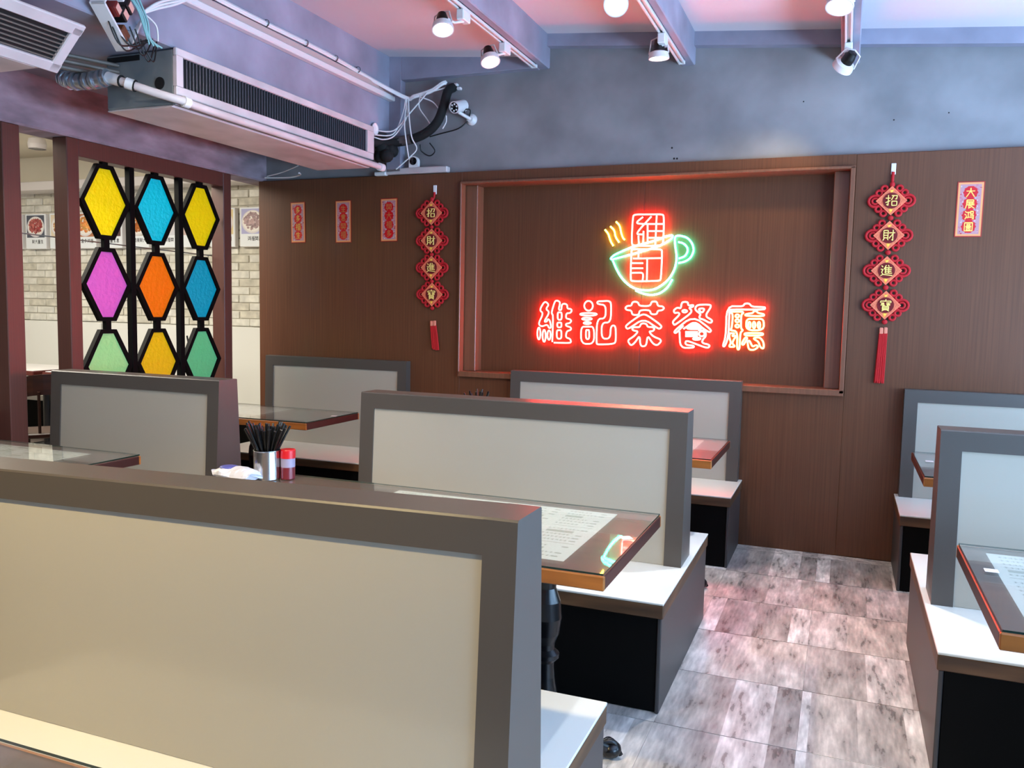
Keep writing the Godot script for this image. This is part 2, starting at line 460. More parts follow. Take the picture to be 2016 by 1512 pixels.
# ================================================================ builders
func setup_materials() -> void:
	# dark veneer with fine upright grain
	var grain := noise_image(256, 0.04, 3, 3.0, 0.1, 0.86, 1.0, 5)
	var veneer := textured("dark_veneer", Color(0.4, 0.24, 0.148), grain, Vector3(2.6, 1.0, 2.6), 0.5)
	veneer.metallic_specular = 0.35
	veneer.clearcoat_enabled = true
	veneer.clearcoat = 0.3
	veneer.clearcoat_roughness = 0.18
	textured("veneer_trim", Color(0.5, 0.32, 0.23), grain, Vector3(1.6, 0.8, 1.6), 0.3)
	var blot := noise_image(256, 0.012, 11, 1.0, 1.0, 0.78, 1.0, 5)
	textured("grey_plaster", Color(0.58, 0.57, 0.58), blot, Vector3(0.5, 0.5, 0.5), 0.85)
	textured("beam_paint", Color(0.62, 0.61, 0.68), blot, Vector3(0.6, 0.6, 0.6), 0.8)
	textured("ceiling_paint", Color(0.86, 0.83, 0.86), noise_image(128, 0.012, 21, 1, 1, 0.93, 1.0, 3), Vector3(0.3, 0.3, 0.3), 0.85)
	textured("screen_beam_paint", Color(0.68, 0.6, 0.64), noise_image(256, 0.02, 31, 0.5, 1.4, 0.62, 1.0, 5), Vector3(0.9, 0.9, 0.9), 0.85)
	textured("cream_wall", Color(0.9, 0.87, 0.8), noise_image(64, 0.03, 5, 1, 1, 0.95, 1.0, 2), Vector3(0.5, 0.5, 0.5), 0.9)
	mat("back_of_house", Color(0.6, 0.58, 0.55), 0.9)
	# booths
	mat("laminate_white", Color(0.65, 0.625, 0.575), 0.16)
	mat("seat_white", Color(0.86, 0.85, 0.81), 0.25)
	mat("frame_grey", Color(0.295, 0.27, 0.25), 0.36)
	mat("base_black", Color(0.035, 0.032, 0.03), 0.65, 0.0, 0.2)
	mat("end_grey", Color(0.23, 0.22, 0.22), 0.42)
	var edge := noise_image(128, 0.03, 8, 0.3, 3.0, 0.6, 1.0, 4)
	textured("seat_edge_wood", Color(0.42, 0.29, 0.18), edge, Vector3(1.5, 1.5, 1.5), 0.5)
	textured("table_wood", Color(0.37, 0.25, 0.2), noise_image(256, 0.02, 14, 0.25, 3.0, 0.72, 1.0, 4), Vector3(1.3, 1.3, 1.3), 0.35)
	textured("table_edge_wood", Color(0.66, 0.4, 0.17), noise_image(128, 0.03, 17, 0.3, 2.5, 0.75, 1.0, 4), Vector3(2.0, 2.0, 2.0), 0.32)
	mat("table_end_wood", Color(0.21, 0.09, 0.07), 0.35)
	mat("cast_iron", Color(0.035, 0.035, 0.045), 0.28)
	var gl := mat("table_glass", Color(0.9, 1.0, 0.96, 0.03), 0.02)
	gl.transparency = BaseMaterial3D.TRANSPARENCY_ALPHA
	mat("glass_edge", Color(0.05, 0.16, 0.13), 0.15)
	# screen
	textured("post_wood", Color(0.37, 0.2, 0.16), grain, Vector3(4.0, 1.0, 4.0), 0.45)
	mat("black_metal", Color(0.025, 0.022, 0.021), 0.6, 0.0, 0.2)
	var ripple := noise_image(256, 0.035, 40, 1, 1, 0.0, 1.0, 3)
	var cols := {"yellow": Color(0.95, 0.87, 0.02), "blue": Color(0.0, 0.8, 0.84), "pink": Color(0.83, 0.4, 0.74), "orange": Color(0.93, 0.5, 0.03), "teal": Color(0.0, 0.62, 0.7), "green": Color(0.62, 0.84, 0.56), "amber": Color(0.9, 0.75, 0.05), "emerald": Color(0.4, 0.76, 0.52)}
	for k: String in cols:
		var g := mat("glass_" + k, cols[k], 0.3)
		g.backlight_enabled = true
		g.backlight = (cols[k].srgb_to_linear() * 0.62).linear_to_srgb()
		g.heightmap_enabled = true
		g.heightmap_texture = ImageTexture.create_from_image(ripple)
		g.heightmap_scale = 0.25
		g.uv1_triplanar = true
		g.uv1_scale = Vector3(3, 3, 3)
	# far room
	textured("white_brick", Color(0.9, 0.89, 0.85), noise_image(128, 0.03, 55, 1, 1, 0.85, 1.0, 3), Vector3(2, 2, 2), 0.7)
	textured("white_brick_aged", Color(0.85, 0.83, 0.77), noise_image(128, 0.03, 56, 1, 1, 0.82, 1.0, 3), Vector3(2, 2, 2), 0.7)
	mat("bench_white", Color(0.86, 0.86, 0.84), 0.35)
	mat("mortar", Color(0.8, 0.78, 0.73), 0.9)
	mat("red_wood", Color(0.3, 0.07, 0.05), 0.35)
	textured("chair_wood", Color(0.24, 0.11, 0.06), edge, Vector3(2, 2, 2), 0.35)
	# fittings
	mat("white_plastic", Color(0.87, 0.86, 0.86), 0.4)
	mat("white_metal", Color(0.85, 0.83, 0.83), 0.4)
	textured("ac_paint", Color(0.84, 0.79, 0.79), noise_image(128, 0.02, 61, 1, 1, 0.85, 1.0, 4), Vector3(1, 1, 1), 0.5)
	textured("ac_grey", Color(0.5, 0.53, 0.54), noise_image(128, 0.02, 62, 1, 1, 0.85, 1.0, 4), Vector3(1, 1, 1), 0.5)
	mat("dark_void", Color(0.02, 0.018, 0.018), 0.8)
	mat("fin_grey", Color(0.3, 0.3, 0.33), 0.4, 0.3)
	mat("slat_tan", Color(0.42, 0.38, 0.35), 0.5)
	mat("black_plastic", Color(0.02, 0.02, 0.022), 0.4)
	mat("black_foam", Color(0.05, 0.045, 0.045), 0.85)
	mat("grey_tape", Color(0.3, 0.28, 0.28), 0.7)
	mat("foil", Color(0.75, 0.77, 0.8), 0.3, 0.9)
	mat("steel", Color(0.78, 0.78, 0.78), 0.18, 1.0)
	mat("lens", Color(0.01, 0.01, 0.015), 0.08)
	mat("relay_label", Color(0.86, 0.62, 0.56), 0.5)
	mat("relay_red", Color(0.4, 0.05, 0.04), 0.4)
	mat("teal_wire", Color(0.5, 0.68, 0.68), 0.5)
	mat("copper_brown", Color(0.38, 0.2, 0.12), 0.5)
	# paper and knots
	mat("knot_red", Color(0.7, 0.03, 0.08), 0.75)
	mat("knot_deep_red", Color(0.42, 0.0, 0.03), 0.8)
	mat("knot_gold", Color(0.95, 0.82, 0.45), 0.55)
	mat("tassel_red", Color(0.7, 0.02, 0.04), 0.8)
	mat("tassel_band", Color(0.85, 0.5, 0.4), 0.7)
	mat("jar_red", Color(0.75, 0.05, 0.1), 0.35)
	mat("jar_label", Color(0.55, 0.52, 0.62), 0.5)
	mat("jar_spice", Color(0.4, 0.1, 0.14), 0.3)
	mat("pack_white", Color(0.76, 0.76, 0.8), 0.35)
	mat("pack_blue", Color(0.3, 0.32, 0.62), 0.35)
	mat("stick_black", Color(0.025, 0.025, 0.026), 0.35)
	mat("sticker_white", Color(0.85, 0.83, 0.82), 0.5)
	# neon (linear colours)
	glow("neon_red", Color(1.0, 0.0155, 0.0108), 62.0)
	glow("neon_teal", Color(0.017, 1.0, 0.6), 34.0)
	glow("neon_yellow", Color(1.0, 0.9, 0.02), 18.0)
	glow("neon_gold", Color(1.0, 0.17, 0.018), 14.0)
	glow("lamp_glow", Color(0.93, 1.0, 0.98), 12.0)
	glow("lamp_warm", Color(1.0, 0.9, 0.7), 8.0)
	glow("lamp_panel", Color(1.0, 0.96, 0.88), 1.5)
	mat("neon_block", Color(0.03, 0.02, 0.02), 0.4)

func spot_light(parent: Node, at: Vector3, towards: Vector3, c: Color, e: float, angle := 50.0) -> void:
	var l := SpotLight3D.new()
	l.name = "spot_light"
	parent.add_child(l, true)
	l.look_at_from_position(at, towards, Vector3.FORWARD if absf((towards - at).normalized().y) > 0.95 else Vector3.UP)
	l.light_color = c
	l.light_energy = e
	l.spot_angle = angle
	l.spot_angle_attenuation = 0.8
	l.spot_range = 14.0
	l.spot_attenuation = 2.0
	l.light_size = 0.04
	l.shadow_enabled = true

func area_light(called: String, at: Vector3, towards: Vector3, size: Vector2, c: Color, e: float) -> void:
	var l := AreaLight3D.new()
	l.name = called
	add_child(l, true)
	l.look_at_from_position(at, towards, Vector3.FORWARD if absf((towards - at).normalized().y) > 0.95 else Vector3.UP)
	l.area_size = size
	l.light_color = c
	l.light_energy = e
	l.area_normalize_energy = true
	l.set("area_range", 20.0)
	l.set("area_attenuation", 2.0)
	l.shadow_enabled = true

func omni(parent: Node, at: Vector3, c: Color, e: float, r := 0.05) -> void:
	var l := OmniLight3D.new()
	l.name = "lamp_light"
	parent.add_child(l, true)
	l.position = at
	l.light_color = c
	l.light_energy = e
	l.omni_range = 14.0
	l.omni_attenuation = 2.0
	l.light_size = r
	l.shadow_enabled = true

# ---------------------------------------------------------------- room
func build_room() -> void:
	# floor: subfloor and worn vinyl tiles
	var fl := structure("floor", "worn grey wood-look vinyl tile floor")
	put("subfloor", plain_box(Vector3(-5.9, -0.2, -1.8), Vector3(7.0, -0.004, 8.9), 0.0), M.subfloor, fl)
	var whole := card(0.4562, 0.4562, 0.0045)
	var first := card(0.4562, 0.0972, 0.0045)
	for i in 7:
		for k in 9:
			var o := put("floor_tile", first if k == 0 else whole, M["floor_tile_%d" % rng.randi_range(0, 6)], fl)
			o.rotation.x = -PI / 2
			o.position = Vector3(2.371 + i * 0.457, -0.0045, 0.05 if k == 0 else 0.1 + (k - 0.5) * 0.46)
	# back wall
	var wb := structure("wall_back", "dark wood panelled back wall with a framed niche below grey plaster")
	put("plaster", plain_box(Vector3(0.0, 2.27, -0.34), Vector3(7.0, 3.5, -0.04)), M.grey_plaster, wb)
	var st := begin()
	box2(st, Vector3(1.08, 2.3, -0.05), Vector3(1.19, 3.3, 0.02))
	box2(st, Vector3(1.19, 2.905, -0.05), Vector3(2.16, 3.3, 0.02))
	put_sloped(st, 2.2, 6.7, 3.033, -0.088)
	obj("plaster_border", st, M.beam_paint, wb)
	var X1 := 1.648
	var X2 := 4.06
	var Y1 := 0.93
	var Y2 := 2.212
	st = begin()
	box2(st, Vector3(0, 0, -0.3), Vector3(X1, 2.2825, 0), 0.004)
	box2(st, Vector3(X2, 0, -0.3), Vector3(6.65, 2.2825, 0), 0.004)
	box2(st, Vector3(X1 - 0.002, 0, -0.3), Vector3(X2 + 0.002, Y1, 0), 0.001)
	box2(st, Vector3(X1 - 0.002, Y2, -0.3), Vector3(X2 + 0.002, 2.2825, 0), 0.001)
	obj("wood_panelling", st, M.dark_veneer, wb)
	# niche: a proud frame, a first step, the back board in two sheets
	st = begin()
	box2(st, Vector3(X1 - 0.006, Y1, -0.04), Vector3(X1 + 0.006, Y2, 0.03))
	box2(st, Vector3(X2 - 0.026, Y1, -0.16), Vector3(X2, Y2, 0.03))
	box2(st, Vector3(X1, Y2 - 0.012, -0.2), Vector3(X2, Y2 + 0.004, 0.03))
	box2(st, Vector3(X1 - 0.006, Y1 - 0.002, -0.2), Vector3(X2, Y1 + 0.034, 0.03))
	obj("niche_frame", st, M.veneer_trim, wb)
	st = begin()
	box2(st, Vector3(X1, Y1 + 0.034, -0.2), Vector3(X1 + 0.088, Y2 - 0.012, -0.05))
	box2(st, Vector3(X2 - 0.11, Y1 + 0.034, -0.2), Vector3(X2 - 0.026, Y2 - 0.012, -0.05))
	obj("niche_step", st, M.veneer_trim, wb)
	put("niche_board", plain_box(Vector3(X1, Y1, -0.25), Vector3(2.8385, Y2, -0.15), 0.001), M.dark_veneer, wb)
	put("niche_board", plain_box(Vector3(2.8405, Y1, -0.25), Vector3(X2, Y2, -0.15), 0.001), M.dark_veneer, wb)
	for q: Vector2 in [Vector2(3.021, 2.376), Vector2(3.036, 2.312), Vector2(3.054, 2.311), Vector2(3.764, 2.597), Vector2(4.241, 2.465), Vector2(4.51, 2.486)]:
		st = begin()
		var sml := 0.006 if q.x < 3.1 else 0.004
		lathe(st, [Vector2(0.0001, 0.001), Vector2(sml, 0.001), Vector2(sml, -0.004)], 10, Transform3D(Basis(Vector3.RIGHT, PI / 2), Vector3(q.x, q.y, -0.04)))
		obj("screw_hole", st, M.dark_void, wb)
	# remaining walls, with window openings towards the street
	var wr := structure("wall_right", "plastered right wall with a wide street window")
	st = begin()
	box2(st, Vector3(6.6, 0, -0.3), Vector3(6.85, 3.4, 0.6))
	box2(st, Vector3(6.6, 0, 7.2), Vector3(6.85, 3.4, 8.9))
	box2(st, Vector3(6.6, 0, 0.6), Vector3(6.85, 0.7, 7.2))
	box2(st, Vector3(6.6, 2.85, 0.6), Vector3(6.85, 3.4, 7.2))
	obj("plaster", st, M.cream_wall, wr)
	var wf := structure("wall_front", "plastered street-side wall with a shop window")
	st = begin()
	box2(st, Vector3(-5.9, 0, 8.6), Vector3(3.2, 3.4, 8.9))
	box2(st, Vector3(6.2, 0, 8.6), Vector3(6.85, 3.4, 8.9))
	box2(st, Vector3(3.2, 2.5, 8.6), Vector3(6.2, 3.4, 8.9))
	box2(st, Vector3(3.2, 0, 8.6), Vector3(6.2, 0.5, 8.9))
	obj("plaster", st, M.cream_wall, wf)
	var pane := mat("window_pane", Color(1, 1, 1, 0.04), 0.02)
	pane.transparency = BaseMaterial3D.TRANSPARENCY_ALPHA
	for w: Array in [["window_1", Vector3(6.72, 0.7, 0.6), Vector3(6.76, 2.85, 7.2)], ["window_2", Vector3(3.2, 0.5, 8.74), Vector3(6.2, 2.5, 8.78)]]:
		var wn := structure(w[0], "street window in a dark metal frame")
		var lo: Vector3 = w[1]
		var hi: Vector3 = w[2]
		put("pane", plain_box(lo + (hi - lo) * Vector3(0.3, 0, 0.3) * Vector3(float(w[0] == "window_1"), 0, float(w[0] == "window_2")), hi - (hi - lo) * Vector3(0.3, 0, 0.3) * Vector3(float(w[0] == "window_1"), 0, float(w[0] == "window_2")), 0.0), pane, wn)
		st = begin()
		for k in 4:
			var t := k / 3.0
			var q := lo.lerp(hi, t)
			if w[0] == "window_1":
				box(st, Vector3(6.74, (lo.y + hi.y) / 2, lerpf(lo.z + 0.03, hi.z - 0.03, t)), Vector3(0.06, hi.y - lo.y, 0.06))
			else:
				box(st, Vector3(lerpf(lo.x + 0.03, hi.x - 0.03, t), (lo.y + hi.y) / 2, 8.76), Vector3(0.06, hi.y - lo.y, 0.06))
		obj("window_frame", st, M.black_metal, wn)
	var wl := structure("wall_left", "cream left wall of the neighbouring dining room")
	put("plaster", plain_box(Vector3(-5.9, 0, -1.8), Vector3(-5.6, 3.4, 8.9)), M.cream_wall, wl)
	# ceilings: cast sloping a little down to the right, a step at the first beam
	var ce := structure("ceiling", "pink-lit painted plaster ceiling between the beams")
	var up := Transform3D.IDENTITY
	st = begin()
	prism(st, PackedVector2Array([Vector2(0.9, 3.083), Vector2(2.2, 2.965), Vector2(2.2, 3.35), Vector2(0.9, 3.35)]), -0.2, 8.8, up)
	prism(st, PackedVector2Array([Vector2(2.14, 3.113), Vector2(6.8, 2.72), Vector2(6.8, 3.35), Vector2(2.14, 3.35)]), -0.2, 8.8, up)
	obj("slab", st, M.ceiling_paint, ce)
	var lp := thing("added_ceiling_panel", "added unseen lamp panel on the ceiling of the white brick room", "lamp", Vector3(-2.2, 2.9, 1.3))  # panel out of view, added as the fixture for the brick room light
	put("lamp_frame", plain_box(Vector3(-1.74, -0.02, -0.84), Vector3(1.74, 0.0, 0.84), 0.004), M.white_metal, lp)
	put("lamp_face", plain_box(Vector3(-1.7, -0.026, -0.8), Vector3(1.7, -0.02, 0.8), 0.0), M.lamp_panel, lp)
	put("dining_slab", plain_box(Vector3(-5.9, 2.9, -1.8), Vector3(0.0, 3.35, 8.9)), M.cream_wall, ce)
	# the deep soffit that carries the air conditioners, and the beam over the glass screen
	var t1 := structure("trim_1", "deep grey-pink soffit beam with the cable run and air conditioners")
	put("soffit", plain_box(Vector3(0.0, 2.556, -0.2), Vector3(1.1, 3.35, 8.8), 0.006), M.beam_paint, t1)
	var t2 := structure("trim_2", "stained pinkish beam above the stained glass screen")
	put("beam", plain_box(Vector3(-0.16, 2.28, -1.7), Vector3(0.04, 3.3, 8.8), 0.01), M.screen_beam_paint, t2)
	var beams := [[2.14, 2.226, 2.908], [3.06, 3.142, 2.852], [3.955, 4.05, 2.782]]
	var bl := ["grey ceiling beam nearest the air conditioner, two lamps on its track", "grey ceiling beam above the neon sign", "rightmost grey ceiling beam in view"]
	for i in 3:
		var b: Array = beams[i]
		var tb := structure("trim_%d" % (i + 3), bl[i])
		put("beam", plain_box(Vector3(b[0], b[2], -0.05), Vector3(b[1], 3.3, 8.7), 0.006), M.beam_paint, tb)
	# wall that closes the far room behind the panelling
	var ws := structure("wall_far", "cream return wall beside the white brick wall")
	put("plaster", plain_box(Vector3(0.0, 0, -1.8), Vector3(0.25, 3.4, -0.3)), M.cream_wall, ws)

func put_sloped(st: SurfaceTool, x0: float, x1: float, y0: float, slope: float) -> void:
	prism(st, PackedVector2Array([Vector2(x0, y0), Vector2(x1, y0 + slope * (x1 - x0)), Vector2(x1, 3.3), Vector2(x0, 3.3)]), -0.05, 0.02)

# ---------------------------------------------------------------- white brick room behind the screen
func build_far_room() -> void:
	var wn := structure("wall_brick", "white painted brick wall of the neighbouring dining room")
	put("mortar", plain_box(Vector3(-5.6, 0, -1.8), Vector3(0.0, 3.4, -1.512)), M.mortar, wn)
	put("upper_plaster", plain_box(Vector3(-5.6, 2.52, -1.52), Vector3(0.0, 2.95, -1.49)), M.cream_wall, wn)
	var variants := []
	for i in 4:
		variants.append(plain_box(Vector3(-0.118, -0.0345, -0.02), Vector3(0.118, 0.0345, 0.004 * (i % 2) + rng.randf_range(0.0, 0.003)), 0.006))
	var half := plain_box(Vector3(-0.055, -0.0345, -0.02), Vector3(0.055, 0.0345, 0.003), 0.006)
	for r in 18:
		var y := 1.205 + r * 0.077
		for k in 16:
			var x := -4.62 + k * 0.246 + (0.123 if r % 2 else 0.0)
			if x > -1.0 and (x + 0.12 > 0.0 or r < 0):
				continue
			if x > -0.75:
				continue
			var b := put("brick", variants[rng.randi_range(0, 3)], M.white_brick if rng.randf() < 0.65 else M.white_brick_aged, wn)
			b.position = Vector3(x + rng.randf_range(-0.004, 0.004), y + rng.randf_range(-0.002, 0.002), -1.5)
			b.rotation.z = rng.randf_range(-0.008, 0.008)
	var tr := structure("trim_6", "pale boxed ledge running above the dish pictures")
	put("ledge", plain_box(Vector3(-5.6, 2.515, -1.5), Vector3(0.0, 2.605, -1.25), 0.006), M.white_metal, tr)
	# bench backs along the brick wall
	var n := 0
	var where := ["seen between the two dark posts", "seen behind the green glass lozenge", "seen beside the end of the brown panelling"]
	for x: float in [-4.75, -3.13, -1.52]:
		var t := thing("wall_bench", "white bench back under the brick wall, " + where[n], "bench", Vector3(x, 0, -1.48), 0.0, "white benches along the brick wall")
		put("backrest", plain_box(Vector3(0.005, 0.42, 0.0), Vector3(1.605, 1.165, 0.05), 0.008), M.bench_white, t)
		put("seat", plain_box(Vector3(0.005, 0.37, 0.05), Vector3(1.605, 0.42, 0.5), 0.008), M.seat_white, t)
		put("base", plain_box(Vector3(0.02, 0.0, 0.0), Vector3(1.59, 0.37, 0.45), 0.004), M.base_black, t)
		n += 1
	# dish pictures
	var names_ := ["the far left edge", "the gap between the posts", "the left side of the second post", "the upper yellow lozenge, on its left", "the upper yellow lozenge, on its right", "the first black mullion", "the blue lozenge, on its right", "the right yellow lozenge", "the last screen post", "the edge of the brown panelling"]
	for i in 10:
		var w := 0.3
		var h := 0.372
		var x := -1.408 - (9 - i) * 0.355
		var t := thing("dish_picture", "dish picture on the brick wall by " + names_[i], "picture", Vector3(x + 0.2, 2.115, -1.49), 0.0, "dish pictures on the brick wall")
		put("box", plain_box(Vector3(-w / 2, -h / 2, 0.0), Vector3(w / 2, h / 2, 0.05), 0.004), M.white_plastic, t)
		var pr := put("print", card(w - 0.008, h - 0.008, 0.001), printed("dish_%d" % i, dish_print(i)), t)
		pr.position.z = 0.0505
	# tables and chairs
	for k in 2:
		var t := thing("red_edged_table", ["dark red edged table seen between the left posts", "dark red edged table behind the lower glass lozenges"][k], "table", Vector3(-3.45 + k * 1.55, 0, -0.62), 0.0, "tables by the brick wall")
		put("tabletop", plain_box(Vector3(-0.72, 0.7, -0.32), Vector3(0.72, 0.742, 0.32), 0.006), M.red_wood, t)
		put("glass_sheet", plain_box(Vector3(-0.7, 0.7425, -0.3), Vector3(0.7, 0.748, 0.3), 0.001), M.white_plastic, t)
		for s: float in [-0.5, 0.5]:
			var st := begin()
			lathe(st, [Vector2(0.2, 0.0), Vector2(0.2, 0.02), Vector2(0.04, 0.05), Vector2(0.035, 0.7)], 16, Transform3D(Basis.IDENTITY, Vector3(s, 0, 0)))
			obj("pedestal", st, M.cast_iron, t)
	var c := thing("wooden_chair", "dark wooden chair with a curved back just behind the left end of the booth", "chair", Vector3(-1.17, 0, 0.79), -2.26)
	make_chair(c)
	# small items on the far table
	var hb := thing("chopstick_tub", "black chopstick tub tilted behind the amber glass lozenge", "tub", Vector3(-1.42, 0.748, -0.9))
	var st2 := begin()
	lathe(st2, [Vector2(0.0, 0.0), Vector2(0.045, 0.0), Vector2(0.05, 0.13), Vector2(0.044, 0.13), Vector2(0.04, 0.01), Vector2(0.0, 0.01)], 16)
	obj("tub", st2, M.black_plastic, hb)
	for i in 6:
		st2 = begin()
		var a := TAU * i / 6.0
		tube(st2, [Vector3(cos(a) * 0.02, 0.02, sin(a) * 0.02), Vector3(cos(a) * 0.045 - 0.05, 0.34, sin(a) * 0.03)], 0.007, 6)
		obj("chopstick", st2, M.stick_black, hb)
	var ob := thing("sauce_bottle", "orange sauce bottle behind the amber glass lozenge", "bottle", Vector3(-1.2, 0.748, -0.85))
	st2 = begin()
	lathe(st2, [Vector2(0.0, 0.0), Vector2(0.034, 0.0), Vector2(0.036, 0.02), Vector2(0.036, 0.13), Vector2(0.014, 0.18), Vector2(0.012, 0.21)], 16)
	obj("body", st2, M.orange_plastic, ob)
	st2 = begin()
	lathe(st2, [Vector2(0.014, 0.205), Vector2(0.013, 0.225), Vector2(0.004, 0.25), Vector2(0.0, 0.25)], 16)
	obj("cap", st2, M.jar_red, ob)
	# dome lamp on the far ceiling and a loose cable behind the screen
	var dl := thing("ceiling_spot", "small white spot lamp under the far ceiling at the left edge", "lamp", Vector3(-2.9, 2.9, -0.55))
	st2 = begin()
	lathe(st2, [Vector2(0.0, 0.0), Vector2(0.03, 0.0), Vector2(0.03, -0.03), Vector2(0.07, -0.05), Vector2(0.08, -0.1), Vector2(0.074, -0.14)], 18)
	obj("body", st2, M.white_metal, dl)
	st2 = begin()
	lathe(st2, [Vector2(0.072, -0.137), Vector2(0.0, -0.139)], 18)
	obj("lens", st2, M.lens, dl)
	st2 = begin()
	tube(st2, [Vector3(-0.1, 1.74, 1.9), Vector3(-0.1, 1.725, 1.0), Vector3(-0.1, 1.715, 0.3)], 0.004, 6)
	tag(obj("slack_cable", st2, M.slat_tan), "thin slack cable strung behind the coloured glass lozenges", "cable")

func make_chair(t: Node3D) -> void:
	put("seat", plain_box(Vector3(-0.21, 0.43, -0.2), Vector3(0.21, 0.465, 0.2), 0.012), M.chair_wood, t)
	for s: Array in [[-0.17, -0.17], [0.17, -0.17], [-0.17, 0.17], [0.17, 0.17]]:
		var st := begin()
		tube(st, [Vector3(s[0] * 1.1, 0, s[1] * 1.1), Vector3(s[0], 0.43, s[1])], 0.018, 8)
		obj("leg", st, M.chair_wood, t)
	for s: float in [-0.18, 0.18]:
		var st := begin()
		tube(st, [Vector3(s, 0.46, -0.18), Vector3(s * 1.05, 0.7, -0.21), Vector3(s * 1.05, 0.8, -0.23)], 0.017, 8)
		obj("back_post", st, M.chair_wood, t)
	for k in 3:
		var st := begin()
		tube(st, [Vector3(-0.09 + k * 0.09, 0.46, -0.18), Vector3(-0.09 + k * 0.09, 0.76, -0.25)], 0.011, 6)
		obj("spindle", st, M.chair_wood, t)
	var st := begin()
	for i in 8:
		var a0 := lerpf(-1.0, 1.0, i / 8.0)
		var a1 := lerpf(-1.0, 1.0, (i + 1) / 8.0)
		var p := func(a: float, y: float, o: float) -> Vector3: return Vector3(sin(a * 0.95) * (0.25 + o), y - 0.03 * a * a, -0.05 - cos(a * 0.95) * (0.19 + o))
		quad(st, p.call(a0, 0.74, 0.0), p.call(a1, 0.74, 0.0), p.call(a1, 0.88, 0.0), p.call(a0, 0.88, 0.0), Vector3(0, 0, 1))
		quad(st, p.call(a0, 0.74, 0.02), p.call(a1, 0.74, 0.02), p.call(a1, 0.88, 0.02), p.call(a0, 0.88, 0.02), Vector3(0, 0, -1))
		quad(st, p.call(a0, 0.88, 0.0), p.call(a1, 0.88, 0.0), p.call(a1, 0.88, 0.02), p.call(a0, 0.88, 0.02), Vector3.UP)
		quad(st, p.call(a0, 0.74, 0.0), p.call(a1, 0.74, 0.0), p.call(a1, 0.74, 0.02), p.call(a0, 0.74, 0.02), Vector3.DOWN)
	obj("backrest", st, M.chair_wood, t)

func dish_print(i: int) -> Image:
	var r := RandomNumberGenerator.new()
	r.seed = 100 + i
	var img := Image.create(144, 180, false, Image.FORMAT_RGB8)
	var tops := [Color(0.85, 0.85, 0.85), Color(0.3, 0.32, 0.38), Color(0.86, 0.8, 0.7), Color(0.7, 0.45, 0.3), Color(0.35, 0.25, 0.25), Color(0.75, 0.72, 0.66), Color(0.82, 0.82, 0.85), Color(0.8, 0.7, 0.68), Color(0.85, 0.78, 0.6), Color(0.68, 0.68, 0.84)]
	var foods := [[Color(0.7, 0.3, 0.2), Color(0.9, 0.8, 0.5)], [Color(0.78, 0.45, 0.42), Color(0.62, 0.2, 0.22)], [Color(0.65, 0.2, 0.15), Color(0.93, 0.85, 0.6)], [Color(0.92, 0.5, 0.25), Color(0.97, 0.75, 0.4)], [Color(0.85, 0.5, 0.4), Color(0.95, 0.9, 0.88)], [Color(0.8, 0.45, 0.1), Color(0.6, 0.3, 0.08)], [Color(0.85, 0.62, 0.5), Color(0.9, 0.8, 0.7)], [Color(0.85, 0.6, 0.58), Color(0.75, 0.35, 0.3)], [Color(0.9, 0.7, 0.4), Color(0.8, 0.5, 0.3)], [Color(0.78, 0.66, 0.66), Color(0.66, 0.56, 0.58)]]
	img.fill(Color(0.9, 0.92, 0.94))
	img.fill_rect(Rect2i(8, 6, 128, 116), tops[i])
	spot(img, Vector2(72, 66), Vector2(62, 54), Color(0.85, 0.83, 0.84))
	spot(img, Vector2(72, 64), Vector2(56, 48), Color(0.92, 0.9, 0.88))
	for k in 150:
		var a := r.randf() * TAU
		var d := sqrt(r.randf())
		var c: Color = foods[i][0].lerp(foods[i][1], r.randf())
		spot(img, Vector2(72 + cos(a) * d * 46, 62 + sin(a) * d * 38), Vector2(r.randf_range(3, 10), r.randf_range(3, 8)), c * r.randf_range(0.75, 1.05))
	# the dish name in four small characters
	var keys := ["sheng", "cai", "fu", "yi", "da", "xing", "duo", "tu", "zhan", "hong"]
	for k in 4:
		glyph(img, GLYPHS[keys[(k * 3 + i) % 10]], Vector2(44 + k * 21, 133), Vector2(19, 21), 2.0, Color(0.2, 0.2, 0.22))
	return img

